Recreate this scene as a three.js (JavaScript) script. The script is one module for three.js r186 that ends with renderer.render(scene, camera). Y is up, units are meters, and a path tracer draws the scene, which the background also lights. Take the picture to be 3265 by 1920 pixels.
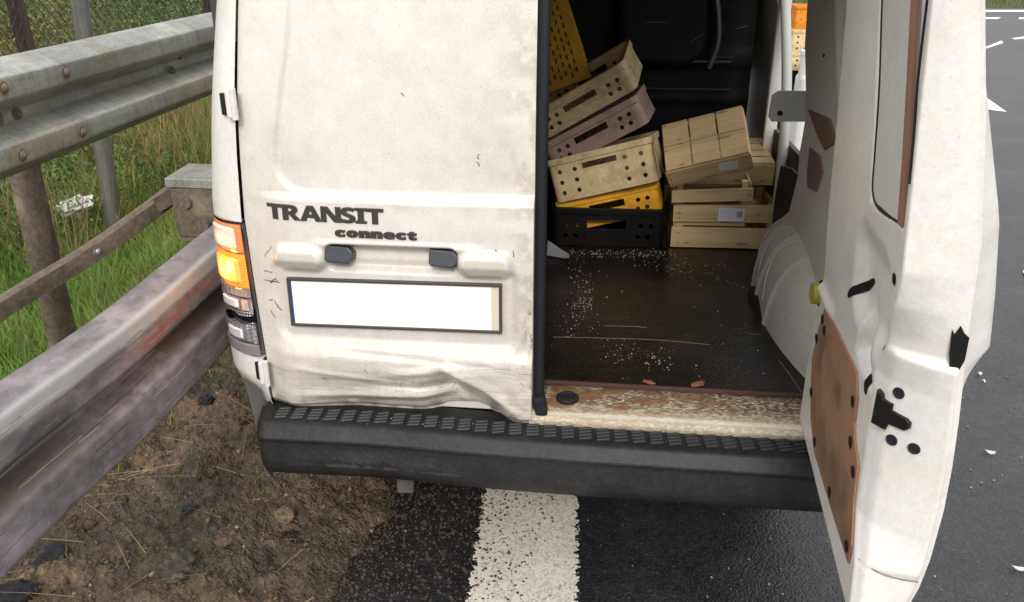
import * as THREE from 'three';
import { RoundedBoxGeometry } from 'three/addons/geometries/RoundedBoxGeometry.js';
import { TextGeometry } from 'three/addons/geometries/TextGeometry.js';
import { FontLoader } from 'three/addons/loaders/FontLoader.js';
import { mergeGeometries } from 'three/addons/utils/BufferGeometryUtils.js';

// ---------------------------------------------------------------- camera, sky, sun, exposure
const R = (d) => d * Math.PI / 180;
const scene = new THREE.Scene();
const camera = new THREE.PerspectiveCamera(39.9, 1024 / 602, 0.05, 900);
camera.rotation.order = 'YXZ';
camera.position.set(0.16, 1.62, 1.83);
camera.rotation.set(R(-22.4), R(6.7), 0);
const renderer = new THREE.WebGLRenderer({ antialias: true });
renderer.toneMapping = THREE.LinearToneMapping;
renderer.toneMappingExposure = 1.5;
renderer.shadowMap.enabled = true;
{ // overcast sky: brighter overhead, dimmer towards the horizon
  const w = 256, h = 128, d = new Float32Array(w * h * 4);
  for (let j = 0; j < h; j++) for (let i = 0; i < w; i++) {
    const el = ((j + 0.5) / h - 0.5) * Math.PI, s = Math.sin(el);
    const L = s > 0 ? 0.62 + 0.78 * s : 0.28;
    const n = s > 0 ? 1 + 0.08 * Math.sin(i * 0.13 + 2.2 * Math.sin(j * 0.17)) * Math.cos(el) : 1;
    const o = (j * w + i) * 4;
    d[o] = L * n * 1.0; d[o + 1] = L * n * 1.0; d[o + 2] = L * n * 1.02; d[o + 3] = 1;
  }
  const t = new THREE.DataTexture(d, w, h, THREE.RGBAFormat, THREE.FloatType);
  t.mapping = THREE.EquirectangularReflectionMapping; t.magFilter = t.minFilter = THREE.LinearFilter; t.needsUpdate = true;
  scene.background = t; scene.environment = t;
}
const sun = new THREE.DirectionalLight(new THREE.Color(1, 0.96, 0.91), 1.35);
sun.position.set(0.5, 4.6, 5.6); sun.target.position.set(0, 0.5, -0.5);
sun.castShadow = true; sun.shadow.radius = 30; sun.shadow.mapSize.set(2048, 2048);
Object.assign(sun.shadow.camera, { left: -6, right: 6, top: 6, bottom: -6, near: 0.5, far: 25 });
scene.add(sun, sun.target);

// ---------------------------------------------------------------- helpers
let seed = 11;
const rnd = () => { seed = (seed + 0x6d2b79f5) | 0; let t = Math.imul(seed ^ (seed >>> 15), 1 | seed); t = (t + Math.imul(t ^ (t >>> 7), 61 | t)) ^ t; return ((t ^ (t >>> 14)) >>> 0) / 4294967296; };
const rr = (a, b) => a + (b - a) * rnd();
const clamp = (v, a = 0, b = 1) => Math.min(b, Math.max(a, v));
const ss = (a, b, v) => { const t = clamp((v - a) / (b - a)); return t * t * (3 - 2 * t); };
const mix = (a, b, t) => a + (b - a) * t;
const lerpT = (tab, v) => { // table of [key, value], keys ascending
  if (v <= tab[0][0]) return tab[0][1];
  for (let i = 1; i < tab.length; i++) if (v <= tab[i][0]) return mix(tab[i - 1][1], tab[i][1], (v - tab[i - 1][0]) / (tab[i][0] - tab[i - 1][0]));
  return tab[tab.length - 1][1];
};
function hash(x, y) { let h = (Math.imul(x, 374761393) + Math.imul(y, 668265263)) | 0; h = Math.imul(h ^ (h >>> 13), 1274126177); return ((h ^ (h >>> 16)) >>> 0) / 4294967296; }
function vn(x, y, px = 0, py = px) {
  const i = Math.floor(x), j = Math.floor(y), f = x - i, g = y - j, u = f * f * (3 - 2 * f), v = g * g * (3 - 2 * g);
  const m = (a, n) => (n ? ((a % n) + n) % n : a);
  const a = hash(m(i, px), m(j, py)), b = hash(m(i + 1, px), m(j, py)), c = hash(m(i, px), m(j + 1, py)), d = hash(m(i + 1, px), m(j + 1, py));
  return (a * (1 - u) + b * u) * (1 - v) + (c * (1 - u) + d * u) * v;
}
function fbm(x, y, o = 4) { let s = 0, a = 0.5, n = 0; for (let k = 0; k < o; k++) { s += a * vn(x, y); n += a; x = x * 2.03 + 7.1; y = y * 2.03 + 3.7; a *= 0.5; } return s / n; }
function fbT(u, v, f, o = 4, fy = f) { let s = 0, a = 0.5, n = 0; for (let k = 0; k < o; k++) { s += a * vn(u * f + k * 13, v * fy + k * 29, f, fy); n += a; f *= 2; fy *= 2; a *= 0.5; } return s / n; }
// fn(u, v) -> [r, g, b(, a)] 0..1 (sRGB values when srgb)
function tex(w, h, fn, { srgb = true, size = 1, sizeY = size, wrap = true } = {}) {
  const d = new Uint8Array(w * h * 4);
  for (let j = 0; j < h; j++) for (let i = 0; i < w; i++) {
    const c = fn((i + 0.5) / w, (j + 0.5) / h), o = (j * w + i) * 4;
    d[o] = clamp(c[0]) * 255; d[o + 1] = clamp(c[1]) * 255; d[o + 2] = clamp(c[2]) * 255; d[o + 3] = c.length > 3 ? clamp(c[3]) * 255 : 255;
  }
  const t = new THREE.DataTexture(d, w, h);
  if (srgb) t.colorSpace = THREE.SRGBColorSpace;
  t.wrapS = t.wrapT = wrap ? THREE.RepeatWrapping : THREE.ClampToEdgeWrapping;
  t.magFilter = THREE.LinearFilter; t.minFilter = THREE.LinearMipmapLinearFilter; t.generateMipmaps = true;
  t.repeat.set(1 / size, 1 / sizeY); t.needsUpdate = true;
  return t;
}
const grey = (fn) => (u, v) => { const g = fn(u, v); return [g, g, g]; };
const mat = (o) => new THREE.MeshStandardMaterial(o);
const phys = (o) => new THREE.MeshPhysicalMaterial(o);
const lin = (r, g = r, b = r) => new THREE.Color().setRGB(r, g, b);

const used = new Map();
const numbered = (n) => { const k = used.get(n) ?? 0; used.set(n, k + 1); return k ? n + '_' + String(k).padStart(3, '0') : n; };
function tag(o, label, category, group, kind) {
  if (label) o.userData.label = label;
  if (category) o.userData.category = category;
  if (group) o.userData.group = group;
  if (kind) o.userData.kind = kind;
  return o;
}
function mesh(name, geo, m, parent) {
  const o = new THREE.Mesh(Array.isArray(geo) ? mergeGeometries(geo.map(norm)) : geo, m);
  o.castShadow = o.receiveShadow = true;
  o.name = parent ? name : numbered(name);
  if (parent) { const n = parent.children.filter((c) => c.userData.base === name).length; o.userData.base = name; if (n) o.name = name + '_' + String(n).padStart(3, '0'); }
  (parent || scene).add(o);
  return o;
}
function thing(name, label, category, group, pos = [0, 0, 0]) {
  const g = new THREE.Group(); g.name = numbered(name); g.position.set(...pos); scene.add(g);
  return tag(g, label, category, group);
}
function norm(g) { const o = g.index ? g.toNonIndexed() : g; for (const k of Object.keys(o.attributes)) if (!['position', 'normal', 'uv'].includes(k)) o.deleteAttribute(k); o.morphAttributes = {}; return o; }
// uv in metres from the face direction
function tri(g0) {
  const g = norm(g0), p = g.attributes.position, uv = new Float32Array(p.count * 2), a = new THREE.Vector3(), b = new THREE.Vector3(), c = new THREE.Vector3();
  for (let i = 0; i < p.count; i += 3) {
    a.fromBufferAttribute(p, i); b.fromBufferAttribute(p, i + 1); c.fromBufferAttribute(p, i + 2);
    const n = b.clone().sub(a).cross(c.clone().sub(a)), x = Math.abs(n.x), y = Math.abs(n.y), z = Math.abs(n.z);
    [a, b, c].forEach((q, k) => {
      const o = (i + k) * 2;
      if (x >= y && x >= z) { uv[o] = q.z; uv[o + 1] = q.y; } else if (y >= z) { uv[o] = q.x; uv[o + 1] = q.z; } else { uv[o] = q.x; uv[o + 1] = q.y; }
    });
  }
  g.setAttribute('uv', new THREE.BufferAttribute(uv, 2));
  return g;
}
const place = (g, p = [0, 0, 0], r = [0, 0, 0], s = [1, 1, 1]) => g.applyMatrix4(new THREE.Matrix4().compose(new THREE.Vector3(...p), new THREE.Quaternion().setFromEuler(new THREE.Euler(...r, 'YXZ')), new THREE.Vector3(...s)));
const box = (w, h, d, p, r, rad = 0.003) => tri(place(new RoundedBoxGeometry(w, h, d, 2, Math.min(rad, w / 2.1, h / 2.1, d / 2.1)), p, r));
const cyl = (r0, r1, h, p, r, n = 20) => place(new THREE.CylinderGeometry(r0, r1, h, n), p, r);
function surf(nu, nv, fn, uvf) { // fn(u, v) -> [x, y, z]
  const p = [], uv = [], ix = [];
  for (let j = 0; j <= nv; j++) for (let i = 0; i <= nu; i++) { const u = i / nu, v = j / nv, q = fn(u, v); p.push(...q); uv.push(...(uvf ? uvf(u, v, q) : [q[0], q[1]])); }
  for (let j = 0; j < nv; j++) for (let i = 0; i < nu; i++) { const a = j * (nu + 1) + i, b = a + 1, c = a + nu + 1, d = c + 1; ix.push(a, b, d, a, d, c); }
  const g = new THREE.BufferGeometry();
  g.setAttribute('position', new THREE.Float32BufferAttribute(p, 3)); g.setAttribute('uv', new THREE.Float32BufferAttribute(uv, 2));
  g.setIndex(ix); g.computeVertexNormals();
  return g;
}
// profile [[a, b]...] swept along a path of frames: at(t) -> {o, a, b} vectors; uv = (length, profile length)
function sweep(profile, n, at, closed = false, caps = false) {
  const pr = closed ? [...profile, profile[0]] : profile, L = [0];
  for (let i = 1; i < pr.length; i++) L.push(L[i - 1] + Math.hypot(pr[i][0] - pr[i - 1][0], pr[i][1] - pr[i - 1][1]));
  let dist = 0, last = null; const D = [], F = [];
  for (let i = 0; i <= n; i++) { const f = at(i / n); if (last) dist += f.o.distanceTo(last); last = f.o; D.push(dist); F.push(f); }
  const g = surf(n, pr.length - 1, (u, v) => { const f = F[Math.round(u * n)], q = pr[Math.round(v * (pr.length - 1))]; return f.o.clone().addScaledVector(f.a, q[0]).addScaledVector(f.b, q[1]).toArray(); }, (u, v) => [D[Math.round(u * n)], L[Math.round(v * (pr.length - 1))]]);
  if (!caps) return g;
  const out = [norm(g)], tris = THREE.ShapeUtils.triangulateShape(profile.map((q) => new THREE.Vector2(...q)), []);
  for (const f of [F[0], F[n]]) {
    const p = [], uv = [];
    for (const t of tris) for (const k of t) { p.push(...f.o.clone().addScaledVector(f.a, profile[k][0]).addScaledVector(f.b, profile[k][1]).toArray()); uv.push(...profile[k]); }
    const c = new THREE.BufferGeometry(); c.setAttribute('position', new THREE.Float32BufferAttribute(p, 3)); c.setAttribute('uv', new THREE.Float32BufferAttribute(uv, 2)); c.computeVertexNormals(); out.push(c);
  }
  return mergeGeometries(out);
}
const V = (x, y, z) => new THREE.Vector3(x, y, z);
const tube = (pts, r, n = 24, m = 8) => new THREE.TubeGeometry(new THREE.CatmullRomCurve3(pts.map((p) => V(...p))), n, r, m, false);
const shapeOf = (pts, holes = []) => { const s = new THREE.Shape(pts.map((p) => new THREE.Vector2(...p))); for (const h of holes) s.holes.push(h); return s; };
const circle = (x, y, r) => { const p = new THREE.Path(); p.absarc(x, y, r, 0, Math.PI * 2, true); return p; };
const rectH = (x0, x1, y0, y1) => new THREE.Path([[x0, y0], [x0, y1], [x1, y1], [x1, y0]].map((p) => new THREE.Vector2(...p)));
const extr = (shape, depth, bevel = 0.001, seg = 1) => new THREE.ExtrudeGeometry(shape, { depth, bevelEnabled: bevel > 0, bevelSize: bevel, bevelThickness: bevel, bevelSegments: seg, curveSegments: 14, steps: 1 });

// ---------------------------------------------------------------- materials
const grime = (u, v) => fbT(u, v, 4, 5);
const T_paint = tex(512, 512, (u, v) => {
  const g = grime(u, v), f = fbT(u, v, 60, 3), sp = hash((u * 512) | 0, (v * 512) | 0) > 0.9992 ? 0.22 : 0;
  const d = 0.035 * ss(0.45, 0.75, g) + 0.05 * (f - 0.5) + 0.03 * (hash((u * 256) | 0, (v * 256) | 0) - 0.5) + sp;
  return [0.885 - d, 0.872 - d * 1.05, 0.845 - d * 1.12];
}, { size: 0.7 });
const T_rough = tex(256, 256, grey((u, v) => 0.36 + 0.35 * fbT(u, v, 8, 4)), { srgb: false, size: 0.5 });
const T_dustBump = tex(512, 512, grey((u, v) => 0.6 * fbT(u, v, 90, 2) + 0.4 * fbT(u, v, 20, 3)), { srgb: false, size: 0.5 });
const M = {};
M.paint = phys({ map: T_paint, roughness: 0.75, roughnessMap: T_rough, clearcoat: 0.25, clearcoatRoughness: 0.35, bumpMap: T_dustBump, bumpScale: 0.0004 });
M.paintIn = mat({ map: T_paint, color: lin(0.78, 0.77, 0.75), roughness: 0.7 });
M.black = phys({ color: lin(0.01), roughness: 0.6, specularIntensity: 0.4 });
M.rubber = phys({ color: lin(0.017, 0.017, 0.02), roughness: 0.7, specularIntensity: 0.5 });
M.bumper = phys({ map: tex(512, 512, (u, v) => { const g = fbT(u, v, 3, 5), s = fbT(u, v, 70, 2); const b = 0.125 + 0.06 * ss(0.45, 0.75, g) + 0.06 * (s - 0.5) + (hash((u * 512) | 0, (v * 512) | 0) > 0.9992 ? 0.25 : 0); return [b, b * 0.99, b * 1.0]; }, { size: 0.6 }), roughness: 0.5, specularIntensity: 0.6, bumpMap: T_dustBump, bumpScale: 0.0005 });
M.tread = mat({ color: lin(0.03, 0.032, 0.034), roughness: 0.45, bumpMap: T_dustBump, bumpScale: 0.0008 });
M.chrome = mat({ color: lin(0.55), metalness: 1, roughness: 0.2 });
M.zinc = mat({ color: lin(0.42, 0.4, 0.35), metalness: 0.6, roughness: 0.5 });

// ---------------------------------------------------------------- ground
const soilEdge = (z) => -0.47 + 0.05 * (fbm(z * 2.1, 4.2, 4) - 0.5) * 2 + 0.07 * ss(0.05, -0.35, z) + 0.05 * (fbm(z * 11, 1.7, 3) - 0.5);
function soilH(x, z) {
  const d = soilEdge(z) - x;                                              // metres into the verge
  let h = -0.03 + 0.055 * ss(-0.03, 0.16, d) + 0.03 * ss(0.1, 0.7, d) + 0.1 * ss(0.9, 1.7, d);
  const rough = ss(-0.05, 0.2, d);
  h += rough * (0.1 * (fbm(x * 5.2, z * 5.2, 3) - 0.5) + 0.055 * (fbm(x * 15, z * 15, 3) - 0.5) + 0.026 * (fbm(x * 60, z * 60, 3) - 0.5));
  h += 0.36 * Math.max(0, -2.1 - x) * ss(0, 0.6, -2.1 - x);
  return h;
}
{ // asphalt
  const col = tex(1024, 1024, (u, v) => {
    const h = hash((u * 1024) | 0, (v * 1024) | 0), s = fbT(u, v, 200, 2), l = fbT(u, v, 5, 5);
    let b = 0.178 + 0.15 * (s - 0.5) + 0.11 * (l - 0.5) + 0.07 * (fbT(u, v, 45, 2) - 0.5) + (h > 0.98 ? 0.06 + 0.24 * hash((u * 1024) | 0, 7 + ((v * 1024) | 0)) : 0) - (h < 0.1 ? 0.06 : 0);
    return [b * 1.0, b * 0.985, b * 1.0];
  }, { size: 1.4 });
  const bump = tex(1024, 1024, grey((u, v) => 0.9 * fbT(u, v, 300, 2) + 0.1 * fbT(u, v, 60, 2)), { srgb: false, size: 1.4 });
  M.asphalt = mat({ map: col, color: lin(0.8, 0.77, 0.86), roughness: 0.5, bumpMap: bump, bumpScale: 0.0035 });
  const g = surf(60, 60, (u, v) => [-20 + 140 * u, 0, 25 - 185 * v], (u, v, q) => [q[0], q[2]]);
  const nn = g.attributes.normal; for (let i = 0; i < nn.count; i++) nn.setXYZ(i, 0, 1, 0);
  tag(mesh('road', g, M.asphalt), 'dark damp asphalt road under and beside the van', null, null, 'structure');
}
const paintTex = (rx, ry, wear) => tex(512, 1024, (u, v) => {
  const e = Math.min(u, 1 - u) * rx, n = fbm(u * rx * 55, v * ry * 55, 3), s = fbm(u * rx * 190 + 3, v * ry * 150, 2), l = fbm(u * rx * 9, v * ry * 9, 3);
  const n2 = fbm(u * rx * 170, v * ry * 170 + 40, 2), hh = hash((u * 512) | 0, (v * 1024) | 0);
  const hole = s > 1.0 - 0.16 * l || e < 0.004 + 0.03 * (n - 0.35) + 0.03 * (n2 - 0.5) || (hh > 0.9945 && n > 0.48);
  const b = 0.95 - 0.1 * l - 0.16 * ss(0.55, 0.85, s) - 0.1 * ss(0.45, 0.7, n2);
  return [b, b * 0.965, b * 0.9, hole ? 0 : 1];
}, { wrap: false });
{ // the edge line that the van stands on
  const t = paintTex(0.318, 2.4, 1);
  const g = surf(2, 40, (u, v) => { const z = 0.9 - 2.4 * v; return [-0.178 + 0.318 * u + 0.055 * (z - 0.05) * 1.0, 0.004, z]; }, (u, v) => [u, v]);
  const nn = g.attributes.normal; for (let i = 0; i < nn.count; i++) nn.setXYZ(i, 0, 1, 0);
  M.line = mat({ map: t, alphaTest: 0.5, roughness: 0.7, bumpMap: T_dustBump, bumpScale: 0.002 });
  tag(mesh('road_line', g, M.line), 'worn white edge line running under the van bumper', null, null, 'structure');
  M.farLine = mat({ color: lin(0.72, 0.72, 0.72), roughness: 0.7 });
  const flat = (pts, label) => { const s = place(new THREE.ShapeGeometry(shapeOf(pts.map(([x, z]) => [x, -z]))), [0, 0.004, 0], [R(-90), 0, 0]); tag(mesh('road_line', tri(s), M.farLine), label, null, null, 'structure'); };
  flat([[5.4, -29.4], [40, -32.6], [40, -31.9], [5.4, -28.3]], 'thin far white line along the grass edge of the bend');
  flat([[9.8, -25.85], [11.7, -25.98], [11.32, -25.3], [9.5, -25.1]], 'far white dash at the road bend nearest the open door');
  flat([[12.2, -26.0], [15.5, -26.4], [15.2, -25.7], [11.9, -25.3]], 'far white dash at the road bend by the picture edge');
  flat([[6.9, -15.3], [8.44, -17.89], [8.24, -17.3], [7.2, -15.72], [6.9, -15.2]].slice(0, 4), 'slanting white stroke on the road just beside the open door');
  flat([[8.9, -18.5], [10.4, -20.1], [9.9, -19.2], [8.85, -18.2]], 'short white stroke on the road, cut by the right picture edge');
  flat([[4.95, -9.9], [4.667, -8.373], [4.56, -8.47], [4.4, -8.9], [4.6, -9.9]], 'white pointed arrow head on the wet road beyond the door');
}
{ // verge of bare soil and the bank beyond
  const col = tex(1024, 1024, (u, v) => {
    const l = fbT(u, v, 4, 5), m = fbT(u, v, 28, 4), s = fbT(u, v, 150, 2), h = hash((u * 1024) | 0, (v * 1024) | 0);
    let b = 0.215 + 0.24 * m + 0.16 * (s - 0.5) + 0.16 * (l - 0.5), w = ss(0.42, 0.62, l);
    let c = [b * mix(0.92, 1.06, w), b * mix(0.8, 0.85, w), b * mix(0.66, 0.66, w)];
    if (h > 0.987) c = c.map((x, k) => x + [0.32, 0.28, 0.2][k]);
    if (h < 0.02) c = c.map((x) => x * 0.6);
    return c;
  }, { size: 0.9 });
  M.soil = mat({ map: col, roughness: 0.8, bumpMap: tex(1024, 1024, grey((u, v) => fbT(u, v, 120, 3)), { srgb: false, size: 0.9 }), bumpScale: 0.012 });
  const near = surf(190, 210, (u, v) => { const x = -0.33 - 1.45 * u, z = 0.62 - 1.9 * v; return [x, soilH(x, z), z]; }, (u, v, q) => [q[0], q[2]]);
  tag(mesh('soil', near, M.soil), 'bare brown soil of the verge between rail and road', null, null, 'structure');
  M.bank = mat({ map: tex(512, 512, (u, v) => { const l = fbT(u, v, 6, 4), s = fbT(u, v, 90, 2), b = 0.16 + 0.14 * s; return [b * (0.75 + 0.7 * l), b * 1.05, b * 0.45]; }, { size: 1.2 }), roughness: 1 });
  const far = surf(90, 120, (u, v) => { const x = -1.775 - 14 * u * u, z = 6 - 36 * v; return [x, soilH(x, z) - 0.004, z]; }, (u, v, q) => [q[0], q[2]]);
  const strip = (z0, z1) => surf(20, 60, (u, v) => { const x = -0.33 - 1.45 * u, z = mix(z0, z1, v); return [x, soilH(x, z) - 0.002, z]; }, (u, v, q) => [q[0], q[2]]);
  tag(mesh('bank', [far], M.bank), 'grassy bank rising behind the guardrail', null, null, 'structure');
  tag(mesh('soil', [strip(6, 0.62), strip(-1.28, -30)], M.soil), 'soil strip running on along the road edge', null, null, 'structure');
  const field = surf(40, 12, (u, v) => { const x = -20 + 140 * u, d = v; return [x, 0.01 + 2.2 * d * d, -30.2 - x * 0.09 - 90 * d]; }, (u, v, q) => [q[0], q[2]]);
  tag(mesh('field', field, M.bank), 'green roadside field beyond the far edge of the bend', null, null, 'structure');
}

// ---------------------------------------------------------------- guardrails
const T_galv = tex(512, 512, (u, v) => {
  const l = fbT(u, v, 5, 5), s = fbT(u, v, 10, 4, 60), st = fbT(u, v, 70, 3, 8), b = 0.54 + 0.24 * (l - 0.5) + 0.1 * (st - 0.5) + 0.1 * (s - 0.5) + 0.08 * (hash((u * 170) | 0, (v * 170) | 0) - 0.5), r = ss(0.52, 0.72, fbT(u, v, 7, 4));
  return [b * mix(0.98, 0.96, r), b * mix(0.985, 0.91, r), b * mix(0.93, 0.8, r)];
}, { size: 0.8 });
const T_galvR = tex(256, 256, grey((u, v) => 0.4 + 0.4 * fbT(u, v, 16, 4)), { srgb: false, size: 0.6 });
M.galv = mat({ map: T_galv, metalness: 0.2, roughness: 0.85, roughnessMap: T_galvR, bumpMap: T_dustBump, bumpScale: 0.0008 });
M.rust = mat({ map: tex(512, 512, (u, v) => { const l = fbT(u, v, 6, 5), s = fbT(u, v, 50, 3), b = 0.46 + 0.16 * (s - 0.5) + 0.28 * (l - 0.5); return [b * 1.04, b * 0.94, b * 0.8]; }, { size: 0.5 }), metalness: 0.15, roughness: 0.85, bumpMap: T_dustBump, bumpScale: 0.001 });
// W profile: [outward, up] plus a thickness
const wPro = (h = 0.31, d = 0.083, sharp = false) => {
  const f = sharp ? [[0, -0.5], [0.15, -0.495], [0.88, -0.435], [0.97, -0.42], [1, -0.395], [1, -0.27], [1, -0.15], [0.96, -0.128], [0.85, -0.11], [0.2, -0.045], [0.1, -0.028], [0.08, 0], [0.1, 0.028], [0.2, 0.045], [0.85, 0.11], [0.96, 0.128], [1, 0.15], [1, 0.27], [1, 0.395], [0.97, 0.42], [0.88, 0.435], [0.15, 0.495], [0, 0.5]] : [[0, -0.5], [0.25, -0.485], [0.8, -0.4], [1, -0.36], [1, -0.2], [0.86, -0.16], [0.2, -0.07], [0.08, -0.04], [0.08, 0.04], [0.2, 0.07], [0.86, 0.16], [1, 0.2], [1, 0.36], [0.8, 0.4], [0.25, 0.485], [0, 0.5]];
  const c = new THREE.CatmullRomCurve3(f.map(([a, b]) => V(a * d, b * h, 0)), false, 'catmullrom', 0.2).getPoints(60).map((p) => [p.x, p.y]);
  return [...c, ...c.map(([a, b]) => [a - 0.0035, b * 0.995]).reverse()];
};
function railAt(pts, lean) {
  const c = new THREE.CatmullRomCurve3(pts.map((p) => V(...p)));
  return (t) => { const o = c.getPoint(t), d = c.getTangent(t), tilt = lean(t), out = V(-d.z, 0, d.x).normalize(); if (out.x < 0) out.negate(); const up = V(0, 1, 0);
    return { o, a: out.clone().multiplyScalar(Math.cos(tilt)).addScaledVector(up, Math.sin(tilt)), b: up.clone().multiplyScalar(Math.cos(tilt)).addScaledVector(out, -Math.sin(tilt)) }; };
}
const boltG = () => [place(new THREE.SphereGeometry(0.0125, 12, 6, 0, 6.3, 0, 1.3), [0, 0, 0], [0, 0, R(-90)], [1, 1, 1]), cyl(0.017, 0.017, 0.004, [0, 0, 0], [0, 0, R(90)])];
{
  const g = thing('guardrail', 'upper galvanised W-beam guardrail on posts left of the van', 'guardrail');
  const at = railAt([[-1.52, 1.17, 1.6], [-1.5, 1.2, 0.6], [-1.485, 1.222, -0.3], [-1.475, 1.245, -0.9], [-1.46, 1.27, -1.6], [-1.46, 1.29, -3], [-1.6, 1.3, -6]], () => 0.05);
  mesh('rail', sweep(wPro(0.305), 160, at, true), M.galv, g);
  const bolt = (t, dy, out) => { const f = at(t), p = f.o.clone().addScaledVector(f.a, out).addScaledVector(f.b, dy); mesh('bolt', [place(mergeGeometries(boltG().map(norm)), p.toArray())], M.rust, g); };
  const tz = (z) => { let b = 0, e = 9; for (let i = 0; i <= 800; i++) { const d = Math.abs(at(i / 800).o.z - z); if (d < e) { e = d; b = i / 800; } } return b; };
  for (const [z, dy, o] of [[-0.2, 0.088, 0.084], [-0.46, 0.088, 0.084], [-0.2, -0.088, 0.084], [-0.47, -0.086, 0.084], [-0.12, 0.0, 0.009], [-0.32, 0.0, 0.009], [-1.22, 0.03, 0.02], [-1.15, -0.015, 0.02]]) bolt(tz(z), dy, o);
  { const f = at(tz(-0.2)); mesh('slot_plate', [box(0.006, 0.035, 0.11, [f.o.x + 0.013, f.o.y, f.o.z])], M.rust, g); }
  const post = (x, z, top, h) => { // sigma post
    const s = [[-0.04, -0.026], [0.04, -0.026], [0.04, -0.02], [-0.034, -0.02], [-0.034, 0.02], [0.04, 0.02], [0.04, 0.026], [-0.04, 0.026]];
    return sweep(s, 2, (t) => ({ o: V(x, top - h * t, z), a: V(0, 0, -1), b: V(1, 0, 0) }), true, true);
  };
  mesh('post', [post(-1.63, -0.5, 1.34, 1.25)], M.rust, g);
  mesh('post', [post(-1.56, -2.5, 1.4, 1.3)], M.rust, g);
  mesh('spacer', [box(0.07, 0.09, 0.1, [-1.515, 1.23, -0.5])], M.rust, g);
}
{
  // dull grey zinc with mottling, mud in the fold, long scratches and an orange paint smear near the van
  const W = 2048, H = 512, cv = document.createElement('canvas'); cv.width = W; cv.height = H;
  const cx = cv.getContext('2d'), img = cx.createImageData(W, H);
  for (let j = 0; j < H; j++) for (let i = 0; i < W; i++) {
    const len = i / W * 3.2, v = 1 - j / H, y = v * 0.8, m1 = fbm(len * 7, y * 9, 4), m2 = fbm(len * 45, y * 60, 3), m3 = fbm(len * 16 + 9, y * 34, 3);
    let c = 0.47 + 0.18 * (m1 - 0.5) + 0.16 * (m2 - 0.5) + 0.12 * (m3 - 0.5) + 0.05 * (hash(i >> 1, j >> 1) - 0.5);
    let col = [c * 1.0, c * 0.945, c * 0.955];
    const top = ss(0.482, 0.495, v) * ss(0.56, 0.53, v); col = col.map((x) => mix(x, 0.7, top * 0.75));
    const mud = ss(0.42, 0.58, fbm(len * 6 + 3, y * 12, 4)) * ss(0.2, 0.23, v) * ss(0.33, 0.3, v); col = [mix(col[0], 0.36, mud * 0.65), mix(col[1], 0.32, mud * 0.65), mix(col[2], 0.28, mud * 0.65)];
    const dirt = ss(0.55, 0.72, fbm(len * 3.3 + 20, y * 8, 4)); col = col.map((x) => x * (1 - 0.35 * dirt));
    const or = ss(0.95, 1.3, len) * ss(2.3, 1.85, len) * ss(0.36, 0.5, fbm(len * 5, y * 40 + 3, 3)) * ss(0.32, 0.36, v) * ss(0.49, 0.455, v);
    col = [mix(col[0], 0.6, or * 0.65), mix(col[1], 0.31, or * 0.65), mix(col[2], 0.26, or * 0.65)];
    const o = (j * W + i) * 4; for (let k = 0; k < 3; k++) img.data[o + k] = clamp(col[k]) * 255; img.data[o + 3] = 255;
  }
  cx.putImageData(img, 0, 0);
  for (let k = 0; k < 300; k++) {
    const x = rr(-100, W), y = H * (1 - rr(0.03, 0.53)), l = rr(10, 40) * Math.pow(6, rr(0, 1)), sl = rr(-0.02, 0.02), dark = rnd() < 0.66;
    cx.strokeStyle = dark ? 'rgba(40,34,36,' + rr(0.15, 0.6).toFixed(2) + ')' : 'rgba(205,198,196,' + rr(0.2, 0.6).toFixed(2) + ')'; cx.lineWidth = rr(0.6, 2);
    cx.beginPath(); cx.moveTo(x, y); for (let q = 1; q <= 8; q++) cx.lineTo(x + l * q / 8, y + sl * l * q / 8 + rr(-0.7, 0.7)); cx.stroke();
  }
  const T = new THREE.CanvasTexture(cv); T.colorSpace = THREE.SRGBColorSpace; T.wrapS = T.wrapT = THREE.RepeatWrapping; T.repeat.set(1 / 3.2, 1 / 0.8);
  M.scraped = mat({ map: T, metalness: 0.1, roughness: 0.68, bumpMap: tex(256, 256, grey((u, v) => fbT(u, v, 12, 4)), { srgb: false, size: 0.6 }), bumpScale: 0.0012 });
  const g = thing('guardrail', 'lower guardrail beam scraped grey and torn forward along the van', 'guardrail');
  const at = railAt([[-1.02, 0.66, 1.3], [-1.0, 0.692, 0.6], [-0.985, 0.698, 0.2], [-0.97, 0.735, -0.27], [-0.97, 0.76, -0.8], [-0.98, 0.77, -1.5], [-1.1, 0.77, -2.6]], () => 0.1);
  mesh('rail', sweep(wPro(0.315, 0.075, true), 160, at, true), M.scraped, g);
}
{
  const g = thing('steel_strap', 'long bent rusty steel strap between bracket and post', 'steel strap');
  const c = new THREE.CatmullRomCurve3([[-1.7, 0.52, 0.6], [-1.58, 0.635, 0.27], [-1.46, 0.738, -0.04], [-1.335, 0.818, -0.31], [-1.26, 0.878, -0.46], [-1.19, 0.94, -0.6]].map((p) => V(...p)));
  const pr = [[0.012, 0.025], [0, 0.029], [-0.02, 0.029], [-0.02, 0.025], [-0.003, 0.024], [-0.003, -0.024], [-0.02, -0.025], [-0.02, -0.029], [0, -0.029], [0.008, -0.025]];
  const at = (t) => { const o = c.getPoint(t), d = c.getTangent(t), s = V(-d.z, 0, d.x).normalize(); if (s.x < 0) s.negate(); return { o, a: s, b: d.clone().cross(s).normalize().multiplyScalar(d.clone().cross(s).y > 0 ? 1 : -1) }; };
  mesh('strap', [sweep(pr, 80, at, true, true)], M.rust, g);
  const f = at(0.62); mesh('bolt', [place(mergeGeometries(boltG().map(norm)), f.o.clone().addScaledVector(f.a, 0.004).toArray())], M.zinc, g);
}
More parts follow.
